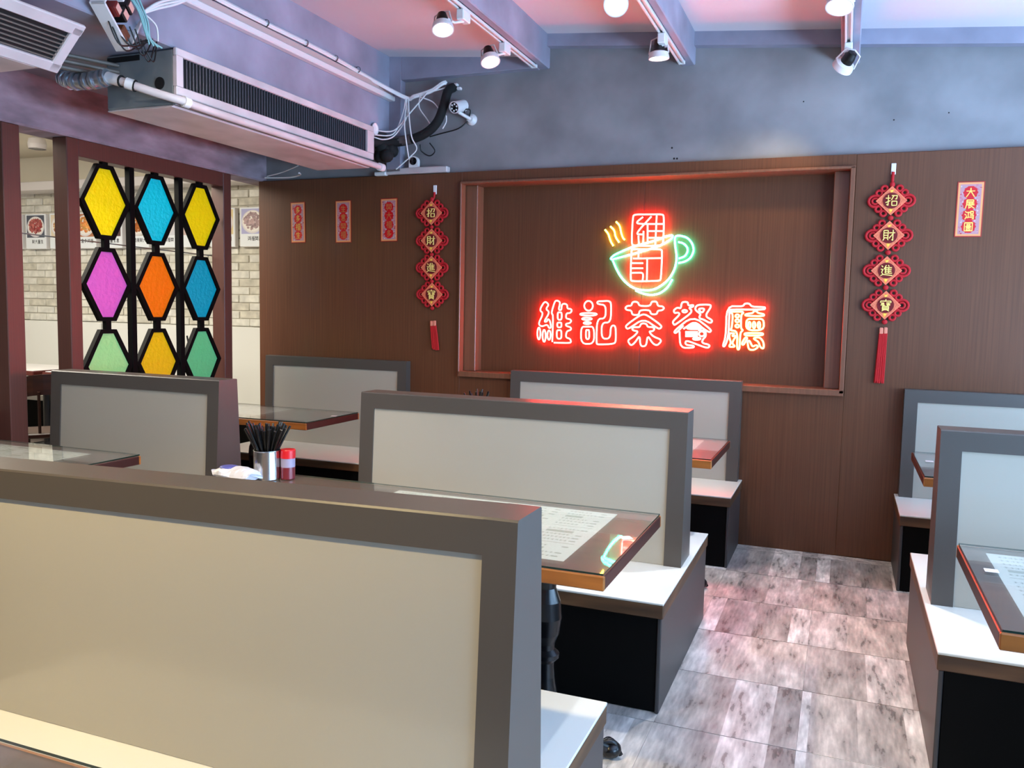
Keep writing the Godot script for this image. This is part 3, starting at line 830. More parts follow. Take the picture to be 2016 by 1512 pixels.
# ---------------------------------------------------------------- coloured glass screen (plane x = 0, runs along z)
func build_screen() -> void:
	var s := thing("stained_glass_screen", "dark wood screen with nine coloured glass lozenges in black frames", "screen", Vector3(0, 0, 1.0))
	put("post", plain_box(Vector3(-0.078, 0, 0.584), Vector3(0.03, 2.28, 0.663), 0.004), M.post_wood, s)
	put("post", plain_box(Vector3(-0.078, 0, -0.668), Vector3(0.03, 2.28, -0.59), 0.004), M.post_wood, s)
	put("top_rail", plain_box(Vector3(-0.078, 2.185, -0.59), Vector3(0.028, 2.28, 0.584), 0.003), M.post_wood, s)
	put("bottom_rail", plain_box(Vector3(-0.07, 0.66, -0.59), Vector3(0.026, 0.74, 0.584), 0.003), M.post_wood, s)
	put("kick_panel", plain_box(Vector3(-0.03, 0.0, -0.59), Vector3(0.0, 0.66, 0.584), 0.003), M.post_wood, s)
	for z: float in [0.2, -0.2]:
		put("mullion", plain_box(Vector3(-0.02, 0.74, z - 0.019), Vector3(0.02, 2.185, z + 0.019), 0.002), M.black_metal, s)
	var kinds := [["yellow", "blue", "yellow"], ["pink", "orange", "teal"], ["green", "amber", "emerald"]]
	var zs := [0.39, 0.002, -0.388]
	for r in 3:
		var yc := 1.957 - r * 0.4765
		for c in 3:
			var hexa := func(k: float) -> Array:
				var hy := 0.214 - k
				var hz := 0.18 - k * 1.25
				var tz := 0.057 - k * 0.62
				return [Vector3(0, -hy, -tz), Vector3(0, -hy, tz), Vector3(0, 0, hz), Vector3(0, hy, tz), Vector3(0, hy, -tz), Vector3(0, 0, -hz)]
			var outer: Array = hexa.call(0.0)
			var inner: Array = hexa.call(0.024)
			var at := Vector3(0, yc, zs[c])
			var st := begin()
			for i in 6:
				var j := (i + 1) % 6
				var mid: Vector3 = outer[i] + outer[j]
				for x: float in [-0.015, 0.015]:
					quad(st, outer[i] + Vector3(x, 0, 0), outer[j] + Vector3(x, 0, 0), inner[j] + Vector3(x, 0, 0), inner[i] + Vector3(x, 0, 0), Vector3(x, 0, 0))
				quad(st, outer[i] + Vector3(-0.015, 0, 0), outer[j] + Vector3(-0.015, 0, 0), outer[j] + Vector3(0.015, 0, 0), outer[i] + Vector3(0.015, 0, 0), mid)
				quad(st, inner[i] + Vector3(-0.015, 0, 0), inner[j] + Vector3(-0.015, 0, 0), inner[j] + Vector3(0.015, 0, 0), inner[i] + Vector3(0.015, 0, 0), -mid)
			var fr := obj("lozenge_frame", st, M.black_metal, s)
			fr.position = at
			st = begin()
			var flat := PackedVector2Array()
			for v: Vector3 in hexa.call(0.021):
				flat.append(Vector2(v.z, v.y))
			prism(st, flat, -0.004, 0.004, zy())
			var gp := obj("glass_pane", st, M["glass_" + kinds[r][c]], fr)
			gp.set_meta("label", kinds[r][c] + " pattern glass pane")
			# short stem above each frame
			put("stem", plain_box(Vector3(-0.014, yc + 0.21, zs[c] - 0.02), Vector3(0.014, yc + (0.228 if r == 0 else 0.266), zs[c] + 0.02), 0.001), M.black_metal, s)
	var p := thing("screen_post", "dark wooden post at the left edge of the opening, red on its lit side", "post", Vector3(-0.024, 0, 2.0))
	put("shaft", plain_box(Vector3(-0.054, 0, -0.055), Vector3(0.054, 2.28, 0.045), 0.004), M.post_wood, p)
	var low := thing("low_partition", "low dark partition at the foot of the left post", "partition", Vector3(-0.55, 0, 2.1))
	put("panel", plain_box(Vector3(-0.35, 0, -0.03), Vector3(0.45, 0.78, 0.03), 0.004), M.end_grey, low)
	put("cap_rail", plain_box(Vector3(-0.36, 0.78, -0.04), Vector3(0.46, 0.8, 0.04), 0.004), M.frame_grey, low)

# ---------------------------------------------------------------- booths
# a bench back between two seats; zb..zf is the seat, zc the middle of the back
func bench(called: String, label: String, x0: float, x1: float, zb: float, zc: float, zf: float, hb: float, wall := false, drop := 0.0) -> Node3D:
	var hs := 0.394
	var t := thing(called, label, "bench", Vector3((x0 + x1) / 2, 0, zc), 0.0, "booth benches with white panels")
	var a := x0 - (x0 + x1) / 2
	var b := -a
	var back := 0.0 if not wall else 0.058
	# half thickness at height y
	var front := func(y: float) -> float: return lerpf(0.098, 0.064, (y - hs) / (hb - hs)) if not wall else lerpf(0.02, 0.0, (y - hs) / (hb - hs))
	var rear := func(y: float) -> float: return -front.call(y) if not wall else -back
	var lean := func(x: float) -> float: return drop * (x - b) / (b - a)
	var st := begin()
	for p: Array in [[a, a + 0.068], [b - 0.068, b]]:
		var e: float = lean.call((p[0] + p[1]) / 2)
		prism(st, PackedVector2Array([Vector2(rear.call(hs), hs), Vector2(front.call(hs), hs), Vector2(front.call(hb) + 0.0002, hb - 0.004 + e), Vector2(front.call(hb) - 0.004, hb + e), Vector2(rear.call(hb) + 0.004, hb + e), Vector2(rear.call(hb), hb - 0.004 + e)]), p[0], p[1], zy())
	var steps := 6
	for k in steps:
		var u0 := lerpf(a + 0.068, b - 0.068, float(k) / steps)
		var u1 := lerpf(a + 0.068, b - 0.068, float(k + 1) / steps)
		var yl := hb - 0.07
		var corners := func(x: float) -> Array:
			var e: float = lean.call(x)
			return [Vector3(x, yl + e, rear.call(yl)), Vector3(x, yl + e, front.call(yl)), Vector3(x, hb - 0.004 + e, front.call(hb)), Vector3(x, hb + e, front.call(hb) - 0.004), Vector3(x, hb + e, rear.call(hb) + 0.004), Vector3(x, hb - 0.004 + e, rear.call(hb))]
		var c0: Array = corners.call(u0)
		var c1: Array = corners.call(u1)
		var mid: Vector3 = (c0[0] + c0[1] + c0[2] + c0[4]) / 4.0
		for i in 6:
			var j := (i + 1) % 6
			quad(st, c0[i], c0[j], c1[j], c1[i], (c0[i] + c0[j]) / 2.0 - mid)
	obj("backrest_frame", st, M.frame_grey, t)
	for side: int in ([1] if wall else [1, -1]):
		st = begin()
		var f := func(y: float, o: float) -> float: return (front.call(y) - 0.007 - o) * side
		for k in steps:
			var u0 := lerpf(a + 0.064, b - 0.064, float(k) / steps)
			var u1 := lerpf(a + 0.064, b - 0.064, float(k + 1) / steps)
			var yt := hb - 0.066
			for o: Array in [[0.0, side], [0.012, -side]]:
				quad(st, Vector3(u0, hs + 0.001, f.call(hs, o[0])), Vector3(u1, hs + 0.001, f.call(hs, o[0])), Vector3(u1, yt + lean.call(u1), f.call(yt, o[0])), Vector3(u0, yt + lean.call(u0), f.call(yt, o[0])), Vector3(0, 0, o[1]))
			quad(st, Vector3(u0, hs + 0.001, f.call(hs, 0.0)), Vector3(u1, hs + 0.001, f.call(hs, 0.0)), Vector3(u1, hs + 0.001, f.call(hs, 0.012)), Vector3(u0, hs + 0.001, f.call(hs, 0.012)), Vector3.DOWN)
		obj("back_panel", st, M.laminate_white, t)
	var lo := zb - zc
	var hi := zf - zc
	put("seat", plain_box(Vector3(a - 0.02, hs - 0.008, lo), Vector3(b + 0.02, hs, hi), 0.002), M.seat_white, t)
	put("seat_board", plain_box(Vector3(a - 0.0195, hs - 0.056, lo + 0.0005), Vector3(b + 0.0195, hs - 0.008, hi - 0.0005), 0.003), M.seat_edge_wood, t)
	put("base", plain_box(Vector3(a, 0.002, lo + (0.012 if not wall else 0.0)), Vector3(b, hs - 0.056, hi - 0.012), 0.003), M.base_black, t)
	for x: Array in [[a - 0.014, a], [b, b + 0.014]]:
		put("end_panel", plain_box(Vector3(x[0], 0.0, lo + 0.002), Vector3(x[1], hs - 0.056, hi - 0.006), 0.003), M.end_grey, t)
	return t

func booth_table(label: String, x0: float, x1: float, z0: float, z1: float, lx: Array) -> Node3D:
	var xc := (x0 + x1) / 2
	var zc := (z0 + z1) / 2
	var t := thing("booth_table", label, "table", Vector3(xc, 0, zc), 0.0, "glass-topped booth tables")
	var hx := (x1 - x0) / 2
	var hz := (z1 - z0) / 2
	put("tabletop", plain_box(Vector3(-hx + 0.006, 0.703, -hz + 0.006), Vector3(hx - 0.006, 0.7362, hz - 0.006), 0.002), M.table_wood, t)
	put("edge_band", plain_box(Vector3(-hx, 0.699, -hz), Vector3(hx, 0.736, -hz + 0.012), 0.004), M.table_edge_wood, t)
	put("edge_band", plain_box(Vector3(-hx, 0.699, hz - 0.012), Vector3(hx, 0.736, hz), 0.004), M.table_edge_wood, t)
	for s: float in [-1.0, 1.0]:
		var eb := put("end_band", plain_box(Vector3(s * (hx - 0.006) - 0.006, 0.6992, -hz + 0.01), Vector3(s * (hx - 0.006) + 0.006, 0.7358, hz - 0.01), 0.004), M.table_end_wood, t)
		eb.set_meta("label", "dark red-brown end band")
	var st := begin()
	# glass: clear top and underside, green edges
	var g := ArrayMesh.new()
	st = begin()
	var e := 0.004
	for y: float in [0.7378, 0.7424]:
		quad(st, Vector3(-hx + e, y, -hz + e), Vector3(hx - e, y, -hz + e), Vector3(hx - e, y, hz - e), Vector3(-hx + e, y, hz - e), Vector3(0, y - 0.74, 0))
	st.set_material(M.table_glass)
	st.commit(g)
	st = begin()
	for s: float in [-1.0, 1.0]:
		quad(st, Vector3(s * (hx - e), 0.7378, -hz + e), Vector3(s * (hx - e), 0.7424, -hz + e), Vector3(s * (hx - e), 0.7424, hz - e), Vector3(s * (hx - e), 0.7378, hz - e), Vector3(s, 0, 0))
		quad(st, Vector3(-hx + e, 0.7378, s * (hz - e)), Vector3(-hx + e, 0.7424, s * (hz - e)), Vector3(hx - e, 0.7424, s * (hz - e)), Vector3(hx - e, 0.7378, s * (hz - e)), Vector3(0, 0, s))
	st.set_material(M.glass_edge)
	st.commit(g)
	put("glass_sheet", g, null, t)
	for x: float in lx:
		st = begin()
		var at := Transform3D(Basis.IDENTITY, Vector3(x - xc, 0, 0))
		lathe(st, [Vector2(0.0, 0.699), Vector2(0.09, 0.699), Vector2(0.09, 0.685), Vector2(0.03, 0.67), Vector2(0.026, 0.64), Vector2(0.04, 0.625), Vector2(0.044, 0.61), Vector2(0.03, 0.595), Vector2(0.028, 0.57), Vector2(0.042, 0.53), Vector2(0.047, 0.48), Vector2(0.04, 0.43), Vector2(0.028, 0.4), Vector2(0.028, 0.385), Vector2(0.042, 0.372), Vector2(0.042, 0.36), Vector2(0.027, 0.345), Vector2(0.03, 0.3), Vector2(0.04, 0.24), Vector2(0.042, 0.2), Vector2(0.03, 0.17), Vector2(0.048, 0.15), Vector2(0.05, 0.09), Vector2(0.0, 0.085)], 18, at)
		var ped := obj("pedestal", st, M.cast_iron, t)
		for k in 4:
			var d := Vector3(cos(PI / 4 + k * PI / 2), 0, sin(PI / 4 + k * PI / 2))
			st = begin()
			var o := Vector3(x - xc, 0, 0)
			tube(st, through([o + d * 0.03 + Vector3(0, 0.13, 0), o + d * 0.1 + Vector3(0, 0.115, 0), o + d * 0.17 + Vector3(0, 0.06, 0), o + d * 0.22 + Vector3(0, 0.03, 0)], 5), 0.021, 8)
			ball(st, o + d * 0.235 + Vector3(0, 0.026, 0), Vector3(0.034, 0.026, 0.034))
			for v in 3:
				var sd := d.rotated(Vector3.UP, (v - 1) * 0.5)
				tube(st, through([o + d * 0.2 + Vector3(0, 0.05, 0), o + d * 0.215 + sd * 0.025 + Vector3(0, 0.052, 0), o + d * 0.225 + sd * 0.04 + Vector3(0, 0.012, 0)], 4), 0.008, 6)
			obj("claw_foot", st, M.cast_iron, ped)
	return t

func menu_image() -> Image:
	var img := Image.create(512, 360, false, Image.FORMAT_RGB8)
	img.fill(Color(0.8, 0.83, 0.79))
	var ink := Color(0.45, 0.5, 0.46)
	var r := RandomNumberGenerator.new()
	r.seed = 7
	for c in 5:
		for k in 17:
			if k in [6, 12] and c != 2:
				img.fill_rect(Rect2i(14 + c * 100, 14 + k * 20, 84, 2), Color(0.55, 0.58, 0.54))
				continue
			if r.randf() < 0.16:
				img.fill_rect(Rect2i(18 + c * 100, 10 + k * 20, r.randi_range(34, 60), 15), Color(0.62, 0.67, 0.61))
				continue
			var x := 16 + c * 100
			for w in r.randi_range(5, 9):
				# small block characters: two bars and an upright each
				img.fill_rect(Rect2i(x, 15 + k * 20, 6, 1), ink)
				img.fill_rect(Rect2i(x, 19 + k * 20, 6, 1), ink)
				img.fill_rect(Rect2i(x + 2 + w % 3, 14 + k * 20, 1, 8), ink)
				x += 8
			img.fill_rect(Rect2i(82 + c * 100, 15 + k * 20, 12, 6), Color(0.58, 0.62, 0.57))
	img.fill_rect(Rect2i(196, 150, 120, 62), Color(0.8, 0.83, 0.79))
	var red := Color(0.74, 0.16, 0.14)
	var gl := ["2,1 4,3|0.5,4 4,4 1,8|1,8 4,7|5,2 9,2|7,1 7,9|5,5 9,5|5,9 9.5,9", "1,2 4,2|0.5,4 4.5,4|1,6 4,6 4,9 1,9 1,6|5,1 9,1 9,5 5.5,5 5.5,9 9.5,9 9.5,7", "0.5,2 9.5,2|3,1 3,3|7,1 7,3|5,3 1,6|5,3 9,6|2,7 8,7|5,5 5,9.5", "2,1 4,4|8,1 6,4|5,3 1,6|5,3 9,6|3,6 7,6 7,9 3,9 3,6"]
	for k in 4:
		glyph(img, gl[k], Vector2(206 + k * 26, 154), Vector2(22, 24), 2.2, red)
	img.fill_rect(Rect2i(212, 190, 86, 2), red)
	for k in 8:
		img.fill_rect(Rect2i(214 + k * 11, 196, 8, 3), Color(0.7, 0.35, 0.3))
	return img

func build_booths() -> void:
	bench("booth_bench", "white-panelled booth bench against the brown wall below the three small red banners", 0.102, 1.273, 0.0, 0.061, 0.6, 1.015, true)
	bench("booth_bench", "white-panelled booth bench against the wall directly under the neon sign", 2.042, 3.502, 0.0, 0.061, 0.533, 0.99, true)
	bench("booth_bench", "bluish-lit booth bench against the wall under the right red knot hanging", 4.372, 5.84, 0.0, 0.061, 0.55, 0.99, true)
	bench("booth_bench", "double booth bench standing in front of the coloured glass screen", 0.172, 1.274, 1.38, 1.851, 2.36, 1.015)
	bench("booth_bench", "double booth bench with red neon reflected along its top, middle of the room", 2.042, 3.502, 1.345, 1.818, 2.348, 1.0)
	bench("booth_bench", "double booth bench on the right of the aisle, blue daylight on its panel", 4.372, 5.84, 1.278, 1.86, 2.412, 1.0)
	bench("booth_bench", "large double booth bench in the foreground with a warm-lit glossy panel", 2.042, 3.515, 3.124, 3.67, 4.2, 1.0, false, 0.026)
	var pic := menu_image()
	var menu := printed("menu_print", pic, 0.5)
	var spec := [
		["glass-topped table under the neon sign, reddened by its light", 2.042, 3.533, 0.763, 1.41, [2.35, 3.27]],
		["glass-topped table between the two middle booth benches, green neon reflected in its corner", 2.042, 3.533, 2.501, 3.185, [2.35, 3.27]],
		["glass-topped table by the wall bench at left, orange front edge and red end", 0.1, 1.329, 0.751, 1.296, [0.35, 0.78]],
		["glass-topped table mostly hidden behind the foreground bench at left", 0.1, 1.318, 2.445, 3.1, [0.35, 0.78]],
		["small-looking far table on the right of the aisle by the wall bench", 4.376, 5.84, 0.7025, 1.386, [4.64, 5.56]],
		["near table on the right of the aisle with an orange wood edge", 4.376, 5.84, 2.465, 3.189, [4.64, 5.56]],
		["foreground table whose brown edge crosses the bottom left corner", 2.042, 3.42, 4.3, 4.96, [2.35, 3.15]]]
	for s: Array in spec:
		booth_table(s[0], s[1], s[2], s[3], s[4], s[5])
	# menus lie under the glass
	var ml := [
		["white printed menu sheet under the glass of the table under the neon sign", 3.02, 1.085, 0.78, 0.54, 0.0],
		["white printed menu sheet with red heading under the glass of the middle table", 3.008, 2.828, 0.79, 0.556, 0.0],
		["white menu sheet under the glass of the left wall table, its right part", 0.5, 1.02, 0.74, 0.5, 0.0],
		["white menu sheet under the glass of the table behind the foreground bench", 0.76, 2.76, 0.7, 0.5, 0.0],
		["white menu sheet under the glass of the far right table", 4.86, 1.04, 0.78, 0.54, 0.0],
		["white menu sheet under the glass of the near right table", 4.84, 2.83, 0.8, 0.6, 0.0]]
	for m: Array in ml:
		var t := put("menu_sheet", card(m[3], m[4], 0.0004), menu)
		t.position = Vector3(m[1], 0.7363, m[2])
		t.rotation = Vector3(-PI / 2, m[5], 0)
		tag(t, m[0], "menu", "menu sheets under table glass")
	var stk := [["small white sticker near the outer edge of the middle table", 3.5, 2.833, 0.6], ["white sticker by the edge of the near right table", 4.425, 2.73, 0.0], ["white sticker by the edge of the far right table", 4.43, 0.98, 0.0], ["tiny white sticker by the corner of the left wall table", 1.3, 0.98, 0.3]]
	for s: Array in stk:
		var st := begin()
		box(st, Vector3.ZERO, Vector3(0.032, 0.0006, 0.03), 0.0)
		var o := obj("table_sticker", st, M.sticker_white)
		o.position = Vector3(s[1], 0.7428, s[2])
		o.rotation.y = s[3]
		tag(o, s[0], "sticker", "table stickers")

func chopstick_holder(t: Node3D, r: RandomNumberGenerator, n: int) -> void:
	var st := begin()
	lathe(st, [Vector2(0.0, 0.0), Vector2(0.047, 0.0), Vector2(0.048, 0.003), Vector2(0.048, 0.104), Vector2(0.0495, 0.106), Vector2(0.049, 0.108), Vector2(0.0465, 0.108), Vector2(0.0465, 0.004), Vector2(0.0, 0.004)], 28)
	obj("cup", st, M.steel, t)
	for i in n:
		var a := TAU * i * 0.381966
		var d := sqrt((i + 0.7) / n)
		var foot := Vector3(cos(a + PI) * 0.012, 0.006, sin(a + PI) * 0.012)
		var rim := Vector3(cos(a), 0, sin(a)) * 0.041 * d
		var top := foot + (rim + Vector3(0, 0.108, 0) - foot) * r.randf_range(1.72, 1.98)
		st = begin()
		tube(st, [foot, foot.lerp(top, 0.95), top], 0.0048, 6)
		obj("chopstick", st, M.stick_black, t)

func build_table_things() -> void:
	var r := RandomNumberGenerator.new()
	r.seed = 5
	var t := thing("chopstick_holder", "steel cup full of black chopsticks behind the foreground bench", "holder", Vector3(2.099, 0.743, 2.62), 0.0, "chopstick holders")
	chopstick_holder(t, r, 44)
	t = thing("chopstick_holder", "black chopsticks standing behind the middle bench, below the neon niche", "holder", Vector3(2.225, 0.743, 1.0), 0.0, "chopstick holders")
	chopstick_holder(t, r, 12)
	# chilli jar
	t = thing("chilli_jar", "small jar with a red lid beside the chopstick cup", "jar", Vector3(2.165, 0.743, 2.585))
	var st := begin()
	lathe(st, [Vector2(0.0, 0.0), Vector2(0.024, 0.0), Vector2(0.026, 0.003), Vector2(0.026, 0.045), Vector2(0.0255, 0.046)], 20)
	obj("spice", st, M.jar_spice, t)
	st = begin()
	lathe(st, [Vector2(0.0262, 0.045), Vector2(0.0262, 0.078), Vector2(0.025, 0.08), Vector2(0.0, 0.08)], 20)
	obj("label_band", st, M.jar_label, t)
	st = begin()
	lathe(st, [Vector2(0.0, 0.078), Vector2(0.028, 0.078), Vector2(0.028, 0.107), Vector2(0.026, 0.11), Vector2(0.0, 0.11)], 24)
	obj("lid", st, M.jar_red, t)
	# napkin pack
	t = thing("napkin_pack", "crumpled white and blue plastic napkin pack beside the chopstick cup", "packet", Vector3(2.03, 0.743, 2.7))
	st = begin()
	pack(st, 0.085, 0.05, 0.05, 9)
	obj("wrapper", st, M.pack_white, t)
	st = begin()
	ball(st, Vector3(-0.035, 0.047, -0.002), Vector3(0.04, 0.008, 0.03), 8, 14)
	obj("blue_print", st, M.pack_blue, t)

# soft lumpy packet with crimped ends
func pack(st: SurfaceTool, hx: float, hy: float, hz: float, seed_: int) -> void:
	var f := FastNoiseLite.new()
	f.seed = seed_
	f.frequency = 14.0
	var n := 16
	var g := []
	for i in n + 1:
		var row := []
		var u := lerpf(-1, 1, float(i) / n)
		var fat := pow(1.0 - pow(absf(u), 3.0), 0.6) * 0.95 + 0.05
		for k in n:
			var a := TAU * k / n
			var p := Vector3(u * hx, hy * 0.5 + sin(a) * hy * 0.5 * fat, cos(a) * hz * (0.75 + 0.25 * fat))
			if absf(u) > 0.93:
				p.y += 0.016 * sin(a * 1.0 + 2.0)
			row.append(p + Vector3(0, f.get_noise_3d(p.x, p.y, p.z) * 0.012, f.get_noise_3d(p.z, p.x, p.y) * 0.008))
		g.append(row)
	for i in n:
		for k in n:
			var l := (k + 1) % n
			var mid := Vector3(g[i][k].x, hy * 0.5, 0)
			quad(st, g[i][k], g[i + 1][k], g[i + 1][l], g[i][l], g[i][k] + g[i + 1][l] - mid * 2.0)

# ---------------------------------------------------------------- wall ornaments
const GLYPHS := {
	"zhao": "0.5,3 4.2,3|2.4,0.5 2.4,9 1.2,8|0.5,6.6 4,5|5,1 9.2,1 8.6,4 7.6,3.6|6.6,1 4.8,4.6|5.2,5.6 9,5.6 9,9 5.2,9 5.2,5.6",
	"cai": "1,1 4.2,1 4.2,7 1,7 1,1|1,3 4.2,3|1,5 4.2,5|1.6,7 0.5,9.2|3.5,7 4.5,9|5,3 9.7,3|8,0.5 8,9.3 7,8.5|8,3.6 5,7.6",
	"jin": "1,1 2.2,2.3|0.5,4 2.2,4 1.2,6.5 2.2,8|0.5,9.3 2.2,8.2 9.7,9.2|4.6,0.5 3,4|4,2.5 4,7.3|6,0.5 6.8,1.8|4,2.6 9,2.6|4,4.1 8.8,4.1|4,5.6 8.8,5.6|4,7.2 9.3,7.2|6.5,2.6 6.5,7.2",
	"bao": "5,0 5,1.2|1,3 1,1.6 9,1.6 9,3|1.6,3.2 4,3.2|2.8,3.2 2.8,5|1.6,4.1 4,4.1|1.2,5 4.4,5|5.5,3 8.6,3|7,3 7,5|5.5,4.1 8.6,4.1|6,5 8.6,5|2.6,5.9 7.4,5.9 7.4,8.8 2.6,8.8 2.6,5.9|2.6,6.9 7.4,6.9|2.6,7.9 7.4,7.9|4,8.8 2.2,10|6,8.8 7.8,10",
	"da": "1,3.4 9,3.4|5,0.5 5,3.4 1,9.4|5,3.4 9,9.4",
	"zhan": "1.8,1 8.8,1 8.8,3 1.8,3|1.8,1 1.8,5 0.6,9.6|3.4,4.4 9,4.4|4.6,3.2 4.6,6|7.2,3.2 7.2,6|2.6,6 9.6,6|4,6 4,9.4 6,8.4|5,6.4 9.6,9.6",
	"hong": "1,1 2,2|0.6,4 1.8,4.8|0.8,9 2.4,6|3,2 5,2|4,2 4,7.4|2.8,7.6 5.2,7|6.4,1 9,1 9,3.4 6.4,3.4 6.4,1|6.4,5 9.6,5 9.4,9 8.4,8.8|6,7 8.4,7",
	"tu": "1,1 9,1 9,9.4 1,9.4 1,1|3.4,2.4 6.6,2.4 6.6,4 3.4,4 3.4,2.4|2.4,5 7.6,5|3,6 7,6 7,8.4 3,8.4 3,6|4.4,7.2 5.6,7.2",
	"duo": "5,0.4 2,3|3.6,1.6 7.4,1.6 2.4,5|4,2.8 5.2,3.6|6,4 2.4,7|4.8,5.4 8.6,5.4 2.4,9.6|5.2,6.6 6.4,7.4",
	"fu": "2,0.6 2.8,1.6|0.8,2.6 3.8,2.6 0.8,6|2.3,4.4 2.3,9.4|2.8,4.6 3.8,5.6|4.8,1 9.4,1|5.2,2.4 9,2.4 9,4.2 5.2,4.2 5.2,2.4|4.8,5.4 9.4,5.4 9.4,9.4 4.8,9.4 4.8,5.4|7.1,5.4 7.1,9.4|4.8,7.4 9.4,7.4",
	"sheng": "2.4,1.6 1,4|1.6,3 8.6,3|5,0.6 5,9|2,6 8,6|0.8,9.2 9.2,9.2",
	"yi": "5,0.2 5,1.2|2,1.4 8,1.4|3.4,1.8 3.8,2.8|6.6,1.8 6.2,2.8|1,3 9,3|2.6,4 7.4,4 7.4,6.6 2.6,6.6 2.6,4|2.6,5.3 7.4,5.3|1.6,7.6 1,9|3.4,7.4 3.6,9.4 7,9.4 7,8.4|5,7.2 5.6,8.2|8,7.4 9,8.8",
	"xing": "1,1 1,7|2.4,1 1.6,4|9,1 9,7|7.6,1 8.4,4|3.4,1.6 6.6,1.6 6.6,6 3.4,6 3.4,1.6|4.2,3.4 5.8,3.4|0.6,7.2 9.4,7.2|3.4,8 1.6,9.6|6.6,8 8.4,9.6",
}

func banner_print(words: Array, seed_: int, gold: Color) -> Image:
	var r := RandomNumberGenerator.new()
	r.seed = seed_
	var img := Image.create(80, 176, false, Image.FORMAT_RGB8)
	img.fill(Color(0.62, 0.12, 0.08))
	img.fill_rect(Rect2i(3, 3, 74, 170), Color(0.88, 0.58, 0.36))
	img.fill_rect(Rect2i(9, 9, 62, 158), Color(0.7, 0.5, 0.52))
	for k in 150:
		var c: Color = [Color(0.78, 0.68, 0.68), Color(0.72, 0.4, 0.45), Color(0.6, 0.53, 0.55), Color(0.7, 0.2, 0.25)][r.randi_range(0, 3)]
		var p := Vector2(r.randf_range(11, 69), r.randf_range(11, 165))
		spot(img, p, Vector2(r.randf_range(1.2, 4.0), r.randf_range(1.2, 3.0)), c)
	for k in 4:
		spot(img, Vector2(40, 35 + k * 36), Vector2(20, 20), Color(0.78, 0.02, 0.08))
		for j in 10:
			spot(img, Vector2(40 + cos(j * 0.63) * 18, 35 + k * 36 + sin(j * 0.63) * 17), Vector2(4, 4), Color(0.78, 0.02, 0.08))
	for k in 4:
		glyph(img, GLYPHS[words[k]], Vector2(26, 20 + k * 36), Vector2(28, 30), 3.2, gold)
	return img

func build_ornaments() -> void:
	var b := [
		["leftmost of the three red banners on the brown wall", 0.347, 1.977, 0.124, 0.29, 0.02, ["duo", "duo", "fu", "sheng"], Color(0.82, 0.62, 0.25)],
		["middle one of the three red banners on the brown wall", 0.728, 1.976, 0.13, 0.294, 0.01, ["sheng", "yi", "xing", "fu"], Color(0.72, 0.42, 0.2)],
		["red banner just left of the left knot hanging", 1.095, 1.98, 0.132, 0.294, 0.01, ["xing", "da", "fu", "duo"], Color(0.72, 0.4, 0.2)],
		["red banner with gold writing alone at the right of the right knot hanging", 4.635, 1.965, 0.13, 0.293, -0.005, ["da", "zhan", "hong", "tu"], Color(0.95, 0.8, 0.36)]]
	for i in 4:
		var q: Array = b[i]
		var o := put("red_banner", card(q[3], q[4], 0.002), printed("banner_%d" % i, banner_print(q[6], 40 + i, q[7]), 0.35))
		o.position = Vector3(q[1], q[2], 0.001)
		o.rotation.z = q[5]
		tag(o, q[0], "banner", "red new year banners on the brown wall")
	knot_hanging("red Chinese knot hanging left of the neon niche", [Vector2(1.4315, 2.017), Vector2(1.435, 1.834), Vector2(1.437, 1.654), Vector2(1.443, 1.474)], Vector2(1.448, 2.2), Vector2(1.452, 1.29), Vector2(1.472, 1.097))
	knot_hanging("red Chinese knot hanging right of the neon niche", [Vector2(4.25, 2.018), Vector2(4.247, 1.83), Vector2(4.2455, 1.638), Vector2(4.2505, 1.448)], Vector2(4.252, 2.22), Vector2(4.248, 1.318), Vector2(4.24, 1.012))

